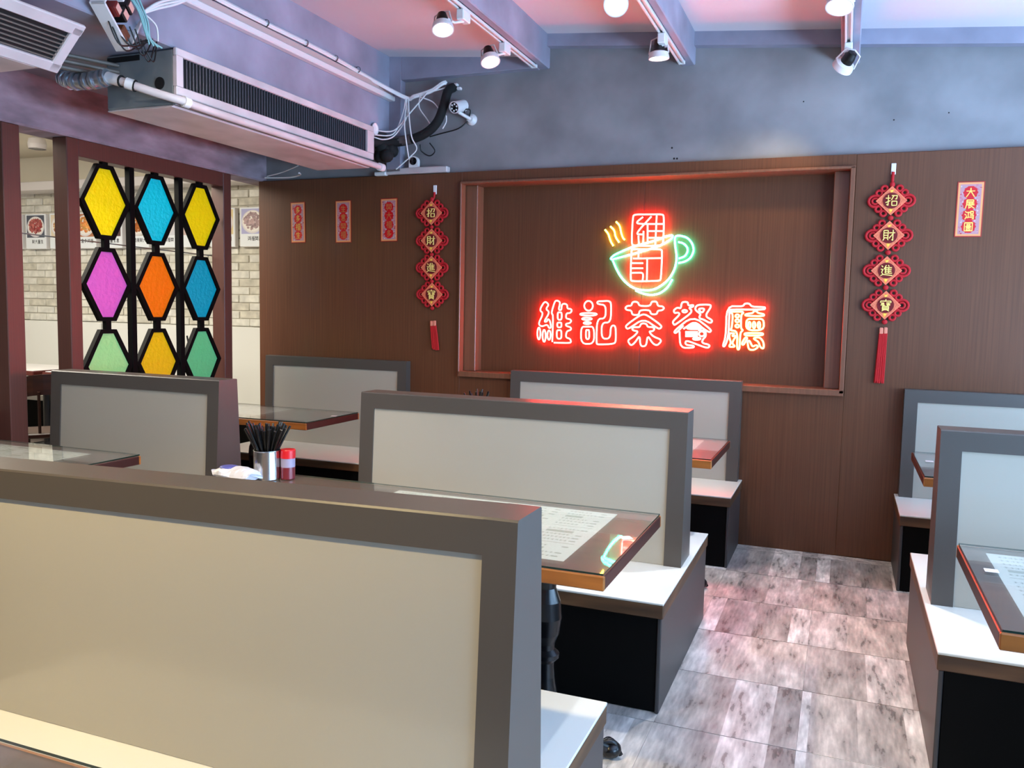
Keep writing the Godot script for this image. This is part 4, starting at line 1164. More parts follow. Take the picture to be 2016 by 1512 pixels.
func knot_hanging(label: String, at: Array, top: Vector2, tassel: Vector2, end: Vector2) -> void:
	var root := thing("knot_hanging", label, "wall hanging", Vector3(at[0].x, end.y, 0), 0.0, "red Chinese knot hangings")
	var off := -root.position
	var words := ["zhao", "cai", "jin", "bao"]
	# white hook strip and cord
	var st := begin()
	box(st, Vector3(top.x, top.y - 0.028, 0.006) + off, Vector3(0.024, 0.06, 0.008), 0.003)
	obj("hook", st, M.white_plastic, root)
	st = begin()
	tube(st, [Vector3(top.x, top.y - 0.045, 0.013) + off, Vector3(top.x - 0.002, top.y - 0.075, 0.014) + off, Vector3(at[0].x, at[0].y + 0.07, 0.016) + off], 0.008, 8)
	ball(st, Vector3(at[0].x, at[0].y + 0.088, 0.018) + off, Vector3(0.014, 0.018, 0.012))
	obj("cord", st, M.knot_red, root)
	for i in 4:
		var c := Vector3(at[i].x, at[i].y, 0.02) + off
		# looped cords round the square
		st = begin()
		for sx: float in [-1.0, 1.0]:
			var ring := []
			for k in 14:
				var a := TAU * k / 14
				ring.append(c + Vector3(sx * (0.083 + cos(a) * 0.033), sin(a) * 0.031, -0.004))
			tube(st, ring, 0.0085, 6, true)
			var ring2 := []
			for k in 10:
				var a := TAU * k / 10
				ring2.append(c + Vector3(sx * (0.082 + cos(a) * 0.016), sin(a) * 0.016, -0.003))
			tube(st, ring2, 0.007, 6, true)
			for sy: float in [-1.0, 1.0]:
				for q: Vector2 in [Vector2(0.064, 0.043), Vector2(0.038, 0.067)]:
					var loop := []
					for k in 10:
						var a := TAU * k / 10
						loop.append(c + Vector3(sx * (q.x + cos(a) * 0.015), sy * (q.y + sin(a) * 0.015), -0.004))
					tube(st, loop, 0.0078, 6, true)
		var lp := obj("loops", st, M.knot_red, root)
		lp.position = Vector3.ZERO
		st = begin()
		ball(st, c + Vector3(0.001, -0.093, 0.0), Vector3(0.015, 0.014, 0.011))
		obj("bead_knot", st, M.knot_red, root)
		var tile := put("square", square_mesh(0.076), M["knot_square"], root)
		tile.position = c
		st = begin()
		lathe(st, [Vector2(0.0, 0.0), Vector2(0.043, 0.0), Vector2(0.043, 0.0022), Vector2(0.0, 0.0022)], 28, Transform3D(Basis(Vector3.RIGHT, PI / 2), Vector3(0, 0, 0.0095)))
		obj("disc", st, M.knot_deep_red, tile)
		st = begin()
		for line: Array in parse(GLYPHS[words[i]]):
			for k in line.size() - 1:
				var p: Vector2 = (line[k] - Vector2(5, 5)) * 0.0066
				var q: Vector2 = (line[k + 1] - Vector2(5, 5)) * 0.0066
				var a := Vector3(p.x, -p.y, 0.0135)
				var d := Vector3(q.x, -q.y, 0.0135)
				tube(st, [a, d], 0.0032, 6)
		obj("character", st, M.knot_gold, tile)
	# tassel
	st = begin()
	box(st, Vector3(tassel.x - 0.011, tassel.y - 0.012, 0.018) + off, Vector3(0.019, 0.036, 0.016), 0.004)
	box(st, Vector3(tassel.x + 0.011, tassel.y - 0.01, 0.018) + off, Vector3(0.019, 0.036, 0.016), 0.004)
	obj("tassel_band", st, M.tassel_band, root)
	st = begin()
	for k in 18:
		var u := (k % 9 - 4) / 4.0
		var z := 0.012 + 0.008 * floorf(k / 9.0)
		var wob := rng.randf_range(-0.002, 0.002)
		tube(st, [Vector3(tassel.x + u * 0.018, tassel.y - 0.025, z) + off, Vector3(lerpf(tassel.x, end.x, 0.5) + u * 0.02 + wob, (tassel.y + end.y) / 2, z) + off, Vector3(end.x + u * 0.022 + wob, end.y + rng.randf_range(0.0, 0.012), z) + off], 0.004, 5)
	var ts := obj("tassel", st, M.tassel_red, root)
	ts.set_meta("kind", "stuff")

# square standing on its corner, pillowed, with UVs for its printed border
func square_mesh(h: float) -> ArrayMesh:
	var st := begin()
	var p := [Vector3(0, -h * 1.04, 0), Vector3(h * 1.04, 0, 0), Vector3(0, h * 1.04, 0), Vector3(-h * 1.04, 0, 0)]
	var uv := [Vector2(0, 1), Vector2(1, 1), Vector2(1, 0), Vector2(0, 0)]
	var f := Vector3(0, 0, 0.009)
	for t: Array in [[0, 1, 2], [0, 2, 3]]:
		var a: Vector3 = p[t[0]] + f
		var b: Vector3 = p[t[1]] + f
		var c: Vector3 = p[t[2]] + f
		var o := [0, 1, 2] if (c - a).cross(b - a).z > 0 else [0, 2, 1]
		for k: int in o:
			st.set_normal(Vector3(0, 0, 1))
			st.set_uv(uv[t[k]])
			st.add_vertex(p[t[k]] + f)
	st.set_uv(Vector2(0.01, 0.01))
	for i in 4:
		var j := (i + 1) % 4
		quad(st, p[i], p[j], p[j] + f, p[i] + f, p[i] + p[j])
	quad(st, p[0], p[1], p[2], p[3], Vector3(0, 0, -1))
	return st.commit()

func square_image() -> Image:
	var img := Image.create(64, 64, false, Image.FORMAT_RGB8)
	var r := RandomNumberGenerator.new()
	r.seed = 9
	for y in 64:
		for x in 64:
			var c := Color(0.86, 0.42, 0.28)
			var k := r.randf()
			if k < 0.22:
				c = Color(0.78, 0.26, 0.2)
			elif k < 0.36:
				c = Color(0.92, 0.6, 0.4)
			if x < 3 or y < 3 or x > 60 or y > 60:
				c = Color(0.92, 0.45, 0.32)
			img.set_pixel(x, y, c)
	for q: Vector2 in [Vector2(11, 53), Vector2(53, 11)]:
		for k in 7:
			spot(img, q + Vector2(r.randf_range(-6, 6), r.randf_range(-6, 6)), Vector2(2.5, 2.5), Color(0.93, 0.62, 0.2))
		spot(img, q, Vector2(3, 3), Color(0.96, 0.8, 0.3))
	return img

# ---------------------------------------------------------------- neon
func neon_part(called: String, key: String, material: Material, origin: Vector3, parent: Node3D) -> void:
	for s in str(NEON[key]).split(";"):
		var pts := []
		for q in s.strip_edges().split(" ", false):
			var e := q.split(",")
			pts.append(Vector3(2.0 + float(e[0]) / 1000.0, 1.0 + float(e[1]) / 1000.0, -0.126) - origin)
		var closed: bool = pts.size() > 3 and pts[0].distance_to(pts[pts.size() - 1]) < 0.002
		if closed:
			pts.pop_back()
		if pts.size() > 2:
			pts = rounded(pts, 2, closed)
		var st := begin()
		tube(st, pts, 0.0055, 7, closed)
		obj(called, st, material, parent)
		# glass stand-off behind the tube
		st = begin()
		tube(st, [pts[0] + Vector3(0, 0, -0.001), pts[0] + Vector3(0, 0, -0.026)], 0.004, 6)
		obj("standoff", st, M.neon_block, parent)

func build_neon() -> void:
	var list := [["wei", "first character of the red neon name, at the left", Vector3(2.24, 1.29, -0.105)], ["ji", "second character of the red neon name, with a small ring on top", Vector3(2.55, 1.29, -0.105)], ["cha", "middle character of the red neon name, below the cup", Vector3(2.87, 1.29, -0.105)], ["can", "fourth character of the red neon name, dense white centre", Vector3(3.2, 1.29, -0.105)]]
	for q: Array in list:
		var t := thing("neon_character", q[1], "neon sign", q[2], 0.0, "neon characters of the restaurant name")
		neon_part("neon_tube", q[0], M.neon_red, q[2], t)
	var o := Vector3(3.52, 1.29, -0.105)
	var tt := thing("neon_character", "last character of the neon name, gold tubes inside a red outline", "neon sign", o, 0.0, "neon characters of the restaurant name")
	neon_part("neon_tube", "ting_red", M.neon_red, o, tt)
	neon_part("gold_neon_tube", "ting_gold", M.neon_gold, o, tt)
	o = Vector3(2.88, 1.74, -0.105)
	var lg := thing("neon_cup_sign", "neon emblem of a green tea cup with a red block of writing and yellow steam", "neon sign", o)
	neon_part("red_neon_tube", "logo_red", M.neon_red, o, lg)
	neon_part("teal_neon_tube", "logo_teal", M.neon_teal, o, lg)
	neon_part("yellow_neon_tube", "logo_steam", M.neon_yellow, o, lg)

# ---------------------------------------------------------------- ceiling fittings
func spot_lamp(label: String, base: Vector3, head: Vector3, aim: Vector3, lit: bool) -> void:
	var t := thing("track_spot", label, "lamp", base, 0.0, "white track spot lamps")
	var h := head - base
	put("adapter", plain_box(Vector3(-0.02, -0.052, -0.045), Vector3(0.02, 0.0, 0.045), 0.004), M.white_plastic, t)
	var st := begin()
	tube(st, [Vector3(0, -0.05, 0), Vector3(0, -0.05, 0).lerp(h, 0.45), h - aim * 0.05], 0.007, 8)
	obj("stem", st, M.white_metal, t)
	var b := Basis(Quaternion(Vector3.DOWN, aim))
	var xf := Transform3D(b, h)
	# yoke: two thin arms
	st = begin()
	for s: float in [-1.0, 1.0]:
		tube(st, [xf * Vector3(0, 0.075, 0), xf * Vector3(s * 0.04, 0.06, 0), xf * Vector3(s * 0.052, -0.01, 0)], 0.004, 6)
	obj("yoke", st, M.white_metal, t)
	st = begin()
	lathe(st, [Vector2(0.0, 0.062), Vector2(0.022, 0.06), Vector2(0.03, 0.03), Vector2(0.032, 0.0)], 16, xf)
	obj("lamp_holder", st, M.black_plastic, t)
	st = begin()
	lathe(st, [Vector2(0.032, 0.002), Vector2(0.05, -0.006), Vector2(0.055, -0.03), Vector2(0.055, -0.037), Vector2(0.049, -0.037), Vector2(0.047, -0.03)], 24, xf)
	obj("ring", st, M.white_metal, t)
	st = begin()
	lathe(st, [Vector2(0.049, -0.031), Vector2(0.03, -0.036), Vector2(0.0, -0.038)], 24, xf)
	obj("lamp_face", st, M.lamp_glow, t)

func build_ceiling_things() -> void:
	# tracks
	var tr := [["light track under the beam nearest the air conditioner", 2.163, 2.908], ["light track under the beam above the neon sign", 3.083, 2.852], ["light track under the rightmost beam", 3.992, 2.782]]
	for q: Array in tr:
		var t := thing("lamp_track", q[0], "track", Vector3(q[1], q[2], 0.08), 0.0, "white lamp tracks")
		var st := begin()
		box2(st, Vector3(-0.018, -0.02, 0.0), Vector3(-0.008, 0.0, 8.0), 0.001)
		box2(st, Vector3(0.008, -0.02, 0.0), Vector3(0.018, 0.0, 8.0), 0.001)
		box2(st, Vector3(-0.018, -0.006, 0.0), Vector3(0.018, 0.0, 8.0), 0.001)
		obj("rail", st, M.white_metal, t)
		put("end_cap", plain_box(Vector3(-0.019, -0.021, -0.015), Vector3(0.019, 0.0, 0.003), 0.002), M.white_plastic, t)
	var d := Vector3(0.25, -1, 0.35).normalized()
	var lamps := [
		["lit spot lamp on the left track, nearer the camera", Vector3(2.163, 2.888, 1.12), Vector3(2.11, 2.79, 1.25), d],
		["lit spot lamp on the left track, nearer the neon wall", Vector3(2.163, 2.888, 0.56), Vector3(2.12, 2.79, 0.68), Vector3(0.35, -1, 0.3).normalized()],
		["round bright spot lamp facing the camera at the top, left of the second track", Vector3(3.083, 2.832, 1.5), Vector3(3.03, 2.75, 1.38), Vector3(0.28, -0.72, 0.95).normalized()],
		["spot lamp pointing straight down on the second track", Vector3(3.083, 2.832, 0.62), Vector3(3.06, 2.755, 0.6), Vector3(0.02, -1, -0.05).normalized()],
		["large bright spot lamp cut by the top edge, on the right track", Vector3(3.992, 2.762, 1.3), Vector3(3.965, 2.655, 1.38), Vector3(-0.1, -1, 0.35).normalized()],
		["white spot lamp turned to the left on the right track, no lit face seen", Vector3(3.992, 2.762, 0.4), Vector3(3.985, 2.67, 0.42), Vector3(-0.5, -0.55, -0.62).normalized()]]
	lamps += [
		["added unseen spot lamp on the left track above the booth by the coloured glass screen", Vector3(2.163, 2.888, 2.7), Vector3(2.12, 2.79, 2.72), Vector3(-0.5, -0.75, -0.5).normalized()],  # added above the view to brighten the left booths
		["added unseen spot lamp on the left track turned towards the coloured glass screen", Vector3(2.163, 2.888, 3.9), Vector3(2.12, 2.79, 3.92), Vector3(-0.5, -0.7, -0.65).normalized()],  # second added lamp above the view, brightens the left booths
		["spot lamp on the left track above the foreground table", Vector3(2.163, 2.888, 4.75), Vector3(2.2, 2.79, 4.75), Vector3(0.1, -0.9, -0.35).normalized()],
		["added unseen spot lamp on the middle track above the middle tables", Vector3(3.083, 2.832, 2.95), Vector3(3.05, 2.74, 2.95), Vector3(-0.1, -0.8, -0.5).normalized()]]  # added above the view to brighten the middle booths
	for q: Array in lamps:
		spot_lamp(q[0], q[1], q[2], q[3], true)
	# fluorescent batten and cable run on the soffit face
	var t := thing("tube_batten", "long white unlit fluorescent batten on the soffit face", "lamp", Vector3(1.1, 2.79, 0.02))
	put("channel", plain_box(Vector3(0.0, 0.01, 0.0), Vector3(0.03, 0.05, 3.4), 0.004), M.slat_tan_light, t)
	put("lower_channel", plain_box(Vector3(0.0, -0.022, -0.01), Vector3(0.045, 0.012, 3.4), 0.005), M.white_metal, t)
	put("end_cap", plain_box(Vector3(0.002, -0.02, -0.02), Vector3(0.043, 0.01, -0.008), 0.003), M.white_plastic, t)
	var cb := thing("cable_bundle", "white cable bundle with black ties running along the soffit to the wall", "cable", Vector3(1.1, 2.86, 0))
	var pts := [Vector3(0.02, 0.02, 3.4), Vector3(0.02, 0.012, 2.4), Vector3(0.022, 0.0, 1.5), Vector3(0.02, 0.005, 0.8), Vector3(0.03, -0.02, 0.25), Vector3(0.165, -0.093, 0.08), Vector3(0.222, -0.087, 0.08), Vector3(0.334, -0.056, 0.06), Vector3(0.408, -0.013, 0.05), Vector3(0.43, 0.0, 0.03)]
	var st := begin()
	for k in 4:
		var o := Vector3(0.006 * cos(k * 1.6), 0.007 * sin(k * 1.6), 0)
		tube(st, through(pts, 5).map(func(p): return p + o), 0.0075, 6)
	obj("cable", st, M.white_plastic, cb)
	for z: float in [2.2, 1.75, 1.35, 1.0, 0.7, 0.45, 0.2]:
		st = begin()
		lathe(st, [Vector2(0.018, -0.004), Vector2(0.02, 0.0), Vector2(0.018, 0.004)], 10, Transform3D(Basis(Vector3.RIGHT, PI / 2), Vector3(0.022, 0.004 if z > 0.3 else -0.025, z)))
		obj("cable_tie", st, M.black_plastic, cb)
	# air conditioners
	ac_wall()
	ac_slanted()
	# drain pipe
	var pipe := thing("drain_pipe", "white drain pipe running along the lower edge of the air conditioner", "pipe", Vector3(1.14, 2.3, 0))
	st = begin()
	tube(st, through([Vector3(-0.29, 0.104, 2.14), Vector3(-0.2, 0.077, 2.12), Vector3(-0.09, 0.04, 2.06), Vector3(0.0, 0.014, 1.98), Vector3(0.012, 0.006, 1.85), Vector3(0.012, 0.004, 1.2), Vector3(0.012, 0.0, 0.2)], 6), 0.019, 12)
	obj("pipe", st, M.ac_paint, pipe)
	for q: Array in [[Vector3(-0.29, 0.104, 2.14), Vector3(-0.225, 0.085, 2.127)], [Vector3(-0.2, 0.077, 2.12), Vector3(-0.17, 0.067, 2.103)], [Vector3(0.0, 0.014, 1.98), Vector3(0.006, 0.011, 1.95)], [Vector3(0.012, 0.0, 0.235), Vector3(0.012, 0.0, 0.19)]]:
		st = begin()
		tube(st, [q[0], q[1]], 0.026, 12)
		obj("collar", st, M.white_plastic, pipe)
	st = begin()
	tube(st, [Vector3(-0.225, 0.085, 2.127), Vector3(-0.22, 0.084, 2.126)], 0.0275, 12)
	tube(st, [Vector3(-0.168, 0.066, 2.102), Vector3(-0.164, 0.065, 2.1)], 0.0275, 12)
	obj("clamp", st, M.dark_void, pipe)
	st = begin()
	var crumple := through([Vector3(-0.57, 0.126, 2.14), Vector3(-0.49, 0.1, 2.15), Vector3(-0.38, 0.094, 2.15), Vector3(-0.29, 0.104, 2.14)], 8)
	for i in crumple.size() - 1:
		tube(st, [crumple[i], crumple[i + 1]], 0.036 + 0.007 * sin(i * 2.3), 8)
	obj("foil_elbow", st, M.foil, pipe)
	st = begin()
	for k in 6:
		tube(st, [Vector3(-0.5, 0.13 + (k % 3) * 0.03, 2.44 - k * 0.02), Vector3(-0.37, 0.14 + (k % 3) * 0.03, 2.0)], 0.009, 6)
	obj("refrigerant_line", st, M.slat_tan, pipe)
	control_box()
	corner_wiring()

func ac_wall() -> void:
	var t := thing("air_conditioner", "long ceiling air conditioner with a vertical-finned grille under the soffit", "air conditioner", Vector3(0.9, 2.3, 1.13), 0.0, "ceiling air conditioners")
	put("casing", plain_box(Vector3(-0.21, 0.0, -0.87), Vector3(0.2, 0.25, 0.868), 0.006), M.ac_grey, t)
	put("bottom_plate", plain_box(Vector3(-0.215, -0.008, -0.88), Vector3(0.19, 0.0, 0.86), 0.004), M.ac_paint, t)
	put("bottom_seam", plain_box(Vector3(0.02, -0.0125, -0.86), Vector3(0.19, -0.008, 0.87), 0.002), M.ac_paint, t)
	var st := begin()
	box2(st, Vector3(0.2, 0.218, -0.88), Vector3(0.222, 0.255, 0.87), 0.004)
	box2(st, Vector3(0.2, 0.04, -0.88), Vector3(0.222, 0.082, 0.87), 0.004)
	box2(st, Vector3(0.2, 0.082, -0.88), Vector3(0.222, 0.218, -0.8), 0.001)
	box2(st, Vector3(0.2, 0.082, 0.828), Vector3(0.222, 0.218, 0.87), 0.001)
	obj("grille_frame", st, M.ac_paint, t)
	put("lower_rail", plain_box(Vector3(0.19, -0.004, -0.88), Vector3(0.214, 0.036, 0.87), 0.004), M.ac_grey, t)
	put("grille_back", plain_box(Vector3(0.198, 0.08, -0.8), Vector3(0.202, 0.22, 0.83), 0.0), M.dark_void, t)
	st = begin()
	for k in 74:
		var z := -0.79 + k * 0.022
		box(st, Vector3(0.208, 0.15, z), Vector3(0.01, 0.14, 0.006), 0.001)
	var f := obj("grille_fins", st, M.fin_grey, t)
	f.set_meta("kind", "stuff")
	st = begin()
	lathe(st, [Vector2(0.0, 0.0), Vector2(0.028, 0.0), Vector2(0.028, -0.004), Vector2(0.0, -0.004)], 18, Transform3D(Basis(Vector3.RIGHT, PI / 2), Vector3(0.12, 0.1, 0.872)))
	obj("pipe_hole", st, M.dark_void, t)
	st = begin()
	box2(st, Vector3(-0.2, 0.215, 0.866), Vector3(0.0, 0.24, 0.871), 0.001)
	obj("vent_slot", st, M.dark_void, t)
	st = begin()
	lathe(st, [Vector2(0.0, 0.012), Vector2(0.03, 0.012), Vector2(0.038, 0.006), Vector2(0.038, 0.0)], 20, Transform3D(Basis(Vector3.FORWARD, PI / 2).inverse(), Vector3(0.222, 0.245, -0.9)))
	obj("round_sensor", st, M.white_plastic, t)

func ac_slanted() -> void:
	var t := thing("air_conditioner", "air conditioner at the top left with a slanted grille of horizontal slats", "air conditioner", Vector3(0.9, 2.32, 3.4), 0.0, "ceiling air conditioners")
	var st := begin()
	prism(st, PackedVector2Array([Vector2(-0.22, 0.0), Vector2(0.08, 0.0), Vector2(0.225, 0.145), Vector2(0.1, 0.2), Vector2(-0.22, 0.2)]), -0.82, 0.9, Transform3D.IDENTITY)
	obj("casing", st, M.ac_paint, t)
	# slanted face: a frame proud of it and slats inside
	var along := Vector3(0.155, 0.155, 0).normalized()
	var nrm := Vector3(along.y, -along.x, 0)
	var fx := Transform3D(Basis(along, nrm, along.cross(nrm)), Vector3(0.08, 0.0, 0))
	var L := 0.219
	st = begin()
	box(st, Vector3(0.02, 0.008, 0.0), Vector3(0.045, 0.018, 1.75), 0.004, fx)
	box(st, Vector3(L - 0.01, 0.008, 0.0), Vector3(0.05, 0.018, 1.75), 0.004, fx)
	box(st, Vector3(L / 2, 0.008, 0.85), Vector3(L, 0.018, 0.045), 0.004, fx)
	box(st, Vector3(L / 2, 0.008, -0.85), Vector3(L, 0.018, 0.045), 0.004, fx)
	box(st, Vector3(L / 2, 0.006, -0.62), Vector3(L, 0.01, 0.016), 0.002, fx)
	box(st, Vector3(L / 2, 0.006, 0.2), Vector3(L, 0.01, 0.016), 0.002, fx)
	obj("grille_frame", st, M.ac_paint, t)
	st = begin()
	box(st, Vector3(L / 2, 0.001, 0.0), Vector3(L - 0.06, 0.003, 1.68), 0.0, fx)
	obj("grille_back", st, M.dark_void, t)
	for k in 7:
		st = begin()
		box(st, Vector3(0.05 + k * 0.0185, 0.006, 0.0), Vector3(0.004, 0.009, 1.68), 0.001, fx)
		obj("slat", st, M.slat_tan, t)
	put("bottom_plate", plain_box(Vector3(-0.22, -0.012, -0.78), Vector3(0.085, 0.002, 0.9), 0.006), M.ac_paint, t)

func control_box() -> void:
	var t := thing("control_board", "open white control box with relays and tangled wires at the top left", "control box", Vector3(1.1, 2.575, 2.36), 0.0)
	var tilt := Basis(Vector3.UP, 0.3) * Basis(Vector3.RIGHT, -0.6)
	var xf := Transform3D(tilt, Vector3.ZERO)
	var st := begin()
	box(st, Vector3(0.0, 0.03, 0.0), Vector3(0.012, 0.2, 0.24), 0.002, xf)
	box(st, Vector3(0.03, 0.03, 0.115), Vector3(0.06, 0.2, 0.01), 0.003, xf)
	box(st, Vector3(0.03, -0.065, 0.0), Vector3(0.06, 0.01, 0.24), 0.003, xf)
	box(st, Vector3(0.03, 0.03, -0.115), Vector3(0.06, 0.2, 0.01), 0.003, xf)
	obj("housing", st, M.white_metal, t)
	for q: Array in [[Vector3(0.045, -0.03, 0.06), 0], [Vector3(0.045, 0.0, 0.01), 1], [Vector3(0.045, 0.06, 0.0), 2]]:
		st = begin()
		box(st, q[0], Vector3(0.07, 0.045, 0.05), 0.004, xf)
		var rl := obj("relay", st, M.black_plastic if q[1] != 0 else M.relay_red, t)
		st = begin()
		box(st, q[0] + Vector3(0.036, 0, 0), Vector3(0.003, 0.03, 0.036), 0.001, xf)
		obj("relay_label", st, M.relay_label, rl)
	st = begin()
	box(st, Vector3(0.05, 0.06, 0.07), Vector3(0.06, 0.06, 0.05), 0.004, xf)
	obj("white_module", st, M.white_plastic, t)
	st = begin()
	box(st, Vector3(0.04, -0.04, -0.05), Vector3(0.05, 0.04, 0.06), 0.004, xf)
	obj("transformer", st, M.copper_brown, t)
	var r := RandomNumberGenerator.new()
	r.seed = 12
	st = begin()
	for k in 7:
		var a := Vector3(0.05, -0.04 + r.randf_range(-0.03, 0.03), 0.06 - k * 0.03)
		var b := Vector3(0.06, -0.1 - r.randf() * 0.05, 0.0 - k * 0.03)
		var c := Vector3(0.05, -0.06 + r.randf() * 0.06, -0.14 - k * 0.012)
		tube(st, through([a, b, c], 7), 0.0035, 5)
	obj("black_wire", st, M.black_plastic, t)
	st = begin()
	for k in 4:
		tube(st, through([Vector3(0.03 + k * 0.008, 0.14, -0.02 - k * 0.022), Vector3(0.07, 0.06 - k * 0.012, -0.08 - k * 0.02), Vector3(0.06, -0.01 - k * 0.012, -0.13 - k * 0.012), Vector3(0.05 + k * 0.006, -0.07, -0.17 - k * 0.018)], 6), 0.0042, 6)
	obj("teal_wire", st, M.teal_wire, t)
	st = begin()
	for k in 3:
		tube(st, through([Vector3(0.05, 0.05, -0.13), Vector3(0.05, 0.1 + k * 0.012, -0.22), Vector3(0.045, 0.16 + k * 0.012, -0.34), Vector3(0.05, 0.23, -0.45)], 6), 0.006, 6)
	tube(st, through([Vector3(0.06, 0.05, -0.13), Vector3(0.06, 0.02, -0.2), Vector3(0.05, -0.04, -0.22)], 6), 0.004, 6)
	obj("white_wire", st, M.white_plastic, t)

func corner_wiring() -> void:
	# thick wrapped line coming down the corner
	var t := thing("wrapped_pipe", "thick dark taped pipe curving down the wall to the air conditioner", "pipe", Vector3(1.05, 2.45, 0.0))
	var o := -t.position
	var st := begin()
	var path := through([Vector3(1.555, 2.84, -0.03), Vector3(1.545, 2.8, 0.03), Vector3(1.53, 2.7, 0.06), Vector3(1.49, 2.6, 0.07), Vector3(1.4, 2.53, 0.07), Vector3(1.25, 2.49, 0.07), Vector3(1.12, 2.48, 0.12), Vector3(1.06, 2.47, 0.2)], 6)
	tube(st, path.map(func(p): return p + o), 0.03, 10)
	obj("lagging", st, M.black_foam, t)
	st = begin()
	tube(st, [Vector3(1.3, 2.5, 0.072) + o, Vector3(1.2, 2.488, 0.076) + o, Vector3(1.14, 2.482, 0.1) + o], 0.033, 10)
	obj("tape", st, M.grey_tape, t)
	st = begin()
	for k in 6:
		var p: Vector3 = path[20 + k * 3]
		tube(st, [p + o + Vector3(0.02, 0.02, 0.02), p + o + Vector3(-0.03, -0.01, 0.03), p + o + Vector3(-0.05, -0.03, 0.0)], 0.006, 5)
	obj("torn_tape", st, M.black_foam, t)
	# dark gap with loose insulation beside the unit
	st = begin()
	var r := RandomNumberGenerator.new()
	r.seed = 33
	for k in 9:
		ball(st, Vector3(1.06 + r.randf() * 0.12, 2.36 + r.randf() * 0.1, 0.03 + r.randf() * 0.1), Vector3(0.05, 0.045, 0.04), 6, 8)
	tag(obj("insulation_wad", st, M.black_foam), "dark wad of loose insulation beside the air conditioner end", "insulation")
	# white wires
	var w := thing("loose_wires", "loose thin white wires hanging between the cable bundle and the air conditioner", "cable", Vector3(1.27, 2.76, 0.08))
	o = -w.position
	var runs := [
		[Vector3(1.42, 2.79, 0.08), Vector3(1.3, 2.66, 0.1), Vector3(1.2, 2.55, 0.13), Vector3(1.09, 2.545, 0.2)],
		[Vector3(1.265, 2.76, 0.09), Vector3(1.25, 2.66, 0.1), Vector3(1.19, 2.53, 0.12), Vector3(1.09, 2.515, 0.2)],
		[Vector3(1.265, 2.76, 0.09), Vector3(1.28, 2.64, 0.1), Vector3(1.2, 2.52, 0.12), Vector3(1.14, 2.49, 0.16), Vector3(1.09, 2.5, 0.2)],
		[Vector3(1.27, 2.76, 0.08), Vector3(1.275, 2.6, 0.12), Vector3(1.285, 2.5, 0.12), Vector3(1.283, 2.37, 0.07)],
		[Vector3(1.28, 2.76, 0.08), Vector3(1.31, 2.62, 0.12), Vector3(1.33, 2.5, 0.12), Vector3(1.335, 2.44, 0.06), Vector3(1.29, 2.39, 0.06), Vector3(1.18, 2.31, 0.06)],
		[Vector3(1.37, 2.78, 0.08), Vector3(1.345, 2.71, 0.05), Vector3(1.4, 2.63, 0.04), Vector3(1.44, 2.58, 0.05)],
		[Vector3(1.34, 2.775, 0.08), Vector3(1.44, 2.74, 0.05), Vector3(1.5, 2.68, 0.06)],
		[Vector3(1.44, 2.8, 0.06), Vector3(1.52, 2.82, 0.04), Vector3(1.55, 2.83, 0.02)],
		[Vector3(1.55, 2.64, 0.06), Vector3(1.545, 2.6, 0.05), Vector3(1.52, 2.56, 0.05)]]
	for q: Array in runs:
		st = begin()
		tube(st, through(q, 6).map(func(p): return p + o), 0.0045, 6)
		obj("wire", st, M.white_plastic, w)
	for q: Vector3 in [Vector3(1.575, 2.855, -0.03), Vector3(1.6, 2.83, -0.03)]:
		st = begin()
		box(st, q + o, Vector3(0.03, 0.018, 0.03), 0.004)
		obj("connector", st, M.white_plastic, w)
	# security camera
	var c := thing("security_camera", "white bullet security camera with a ring of lights on the grey wall", "camera", Vector3(1.69, 2.625, -0.04))
	st = begin()
	lathe(st, [Vector2(0.0, 0.03), Vector2(0.02, 0.03), Vector2(0.036, 0.012), Vector2(0.038, 0.0)], 22, Transform3D(Basis(Vector3.RIGHT, PI / 2), Vector3.ZERO))
	obj("wall_mount", st, M.white_plastic, c)
	st = begin()
	tube(st, [Vector3(0, 0, 0.02), Vector3(-0.02, 0.012, 0.06), Vector3(-0.05, 0.03, 0.1)], 0.011, 10)
	obj("arm", st, M.white_plastic, c)
	var fwd := Vector3(-0.2, -0.3, 0.9).normalized()
	var cx := Transform3D(Basis(Quaternion(Vector3.UP, fwd)), Vector3(-0.052, 0.066, 0.1))
	st = begin()
	lathe(st, [Vector2(0.0, -0.075), Vector2(0.028, -0.073), Vector2(0.038, -0.06), Vector2(0.038, 0.05), Vector2(0.033, 0.05), Vector2(0.032, 0.044)], 22, cx)
	obj("body", st, M.white_plastic, c)
	st = begin()
	lathe(st, [Vector2(0.033, 0.045), Vector2(0.0, 0.046)], 22, cx)
	obj("lens", st, M.lens, c)
	for k in 6:
		st = begin()
		var a := TAU * k / 6
		ball(st, cx * Vector3(cos(a) * 0.021, 0.047, sin(a) * 0.021), Vector3.ONE * 0.0065, 6, 8)
		obj("infrared_led", st, M.white_plastic, c)
	st = begin()
	tube(st, through([Vector3(-0.01, 0.0, 0.03), Vector3(0.01, 0.05, 0.05), Vector3(-0.02, 0.05, 0.07), Vector3(-0.03, 0.02, 0.05)], 6), 0.004, 6)
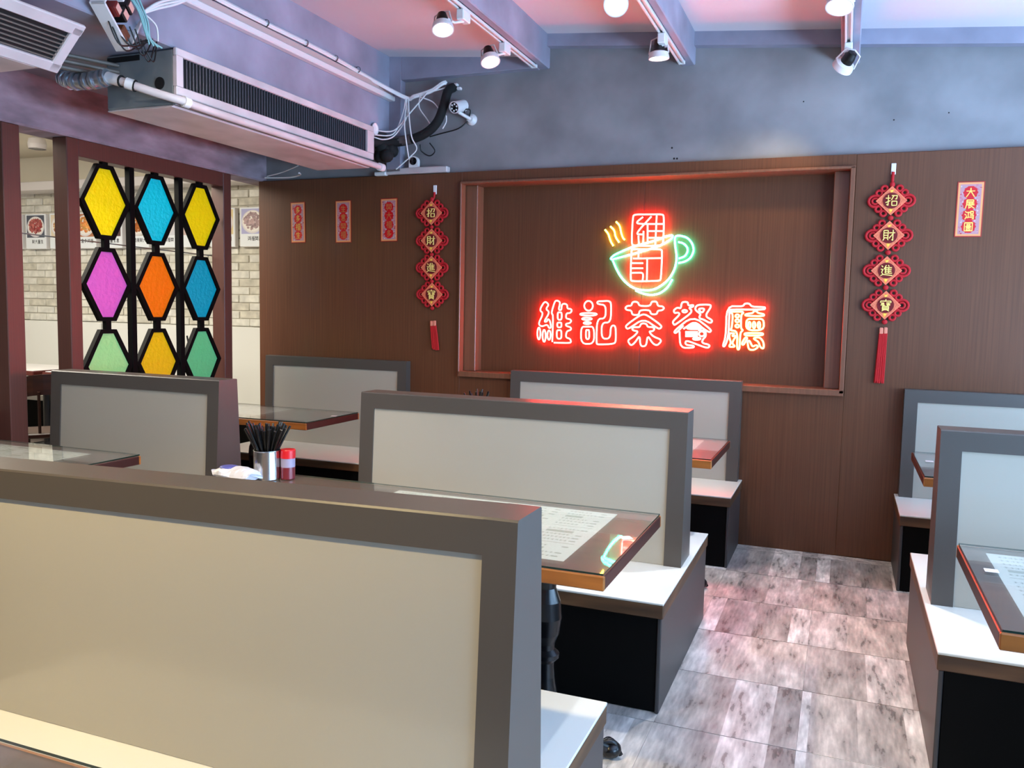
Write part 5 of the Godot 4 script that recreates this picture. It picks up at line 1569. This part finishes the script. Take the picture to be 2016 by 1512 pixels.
	tube(st, through([Vector3(-0.02, -0.01, 0.02), Vector3(-0.08, -0.06, 0.04), Vector3(-0.2, -0.09, 0.06), Vector3(-0.27, -0.11, 0.08)], 6), 0.0045, 6)
	tube(st, through([Vector3(-0.27, -0.15, 0.08), Vector3(-0.24, -0.2, 0.06), Vector3(-0.28, -0.23, 0.06), Vector3(-0.33, -0.2, 0.08), Vector3(-0.33, -0.16, 0.1)], 6), 0.004, 6)
	obj("lead", st, M.black_plastic, c)
	# white wall duct on top of the panelling and the little sensor on it
	var dt := thing("wall_duct", "short white cable duct lying on top of the brown panelling", "duct", Vector3(1.05, 2.285, 0.0))
	put("trunking", plain_box(Vector3(0.0, 0.0, -0.035), Vector3(0.49, 0.04, 0.02), 0.006), M.ac_paint, dt)
	put("broken_end", plain_box(Vector3(-0.06, -0.006, -0.03), Vector3(0.03, 0.02, 0.03), 0.008), M.white_plastic, dt)
	var dc := thing("indoor_camera", "small white camera with a round black eye on the wall duct", "camera", Vector3(1.284, 2.325, 0.0))
	st = begin()
	var poly := PackedVector2Array([Vector2(-0.034, 0.0), Vector2(0.034, 0.0)])
	for k in 11:
		var a := PI * k / 10
		poly.append(Vector2(cos(a) * 0.034, 0.042 + sin(a) * 0.034))
	prism(st, poly, -0.02, 0.012)
	obj("body", st, M.white_plastic, dc)
	st = begin()
	lathe(st, [Vector2(0.026, -0.003), Vector2(0.026, 0.003), Vector2(0.0, 0.004)], 22, Transform3D(Basis(Vector3.RIGHT, PI / 2), Vector3(0, 0.042, 0.012)))
	obj("eye", st, M.lens, dc)
	st = begin()
	tube(st, through([Vector3(0.08, 2.3, 0.03), Vector3(0.3, 2.293, 0.04), Vector3(0.42, 2.3, 0.08), Vector3(0.5, 2.29, 0.2)], 6), 0.006, 6)
	tube(st, through([Vector3(0.1, 2.31, 0.03), Vector3(0.25, 2.33, 0.05), Vector3(0.42, 2.36, 0.1)], 6), 0.004, 6)
	tag(obj("slack_cable", st, M.white_plastic), "slack white cable below the air conditioner on the panelling top", "cable")
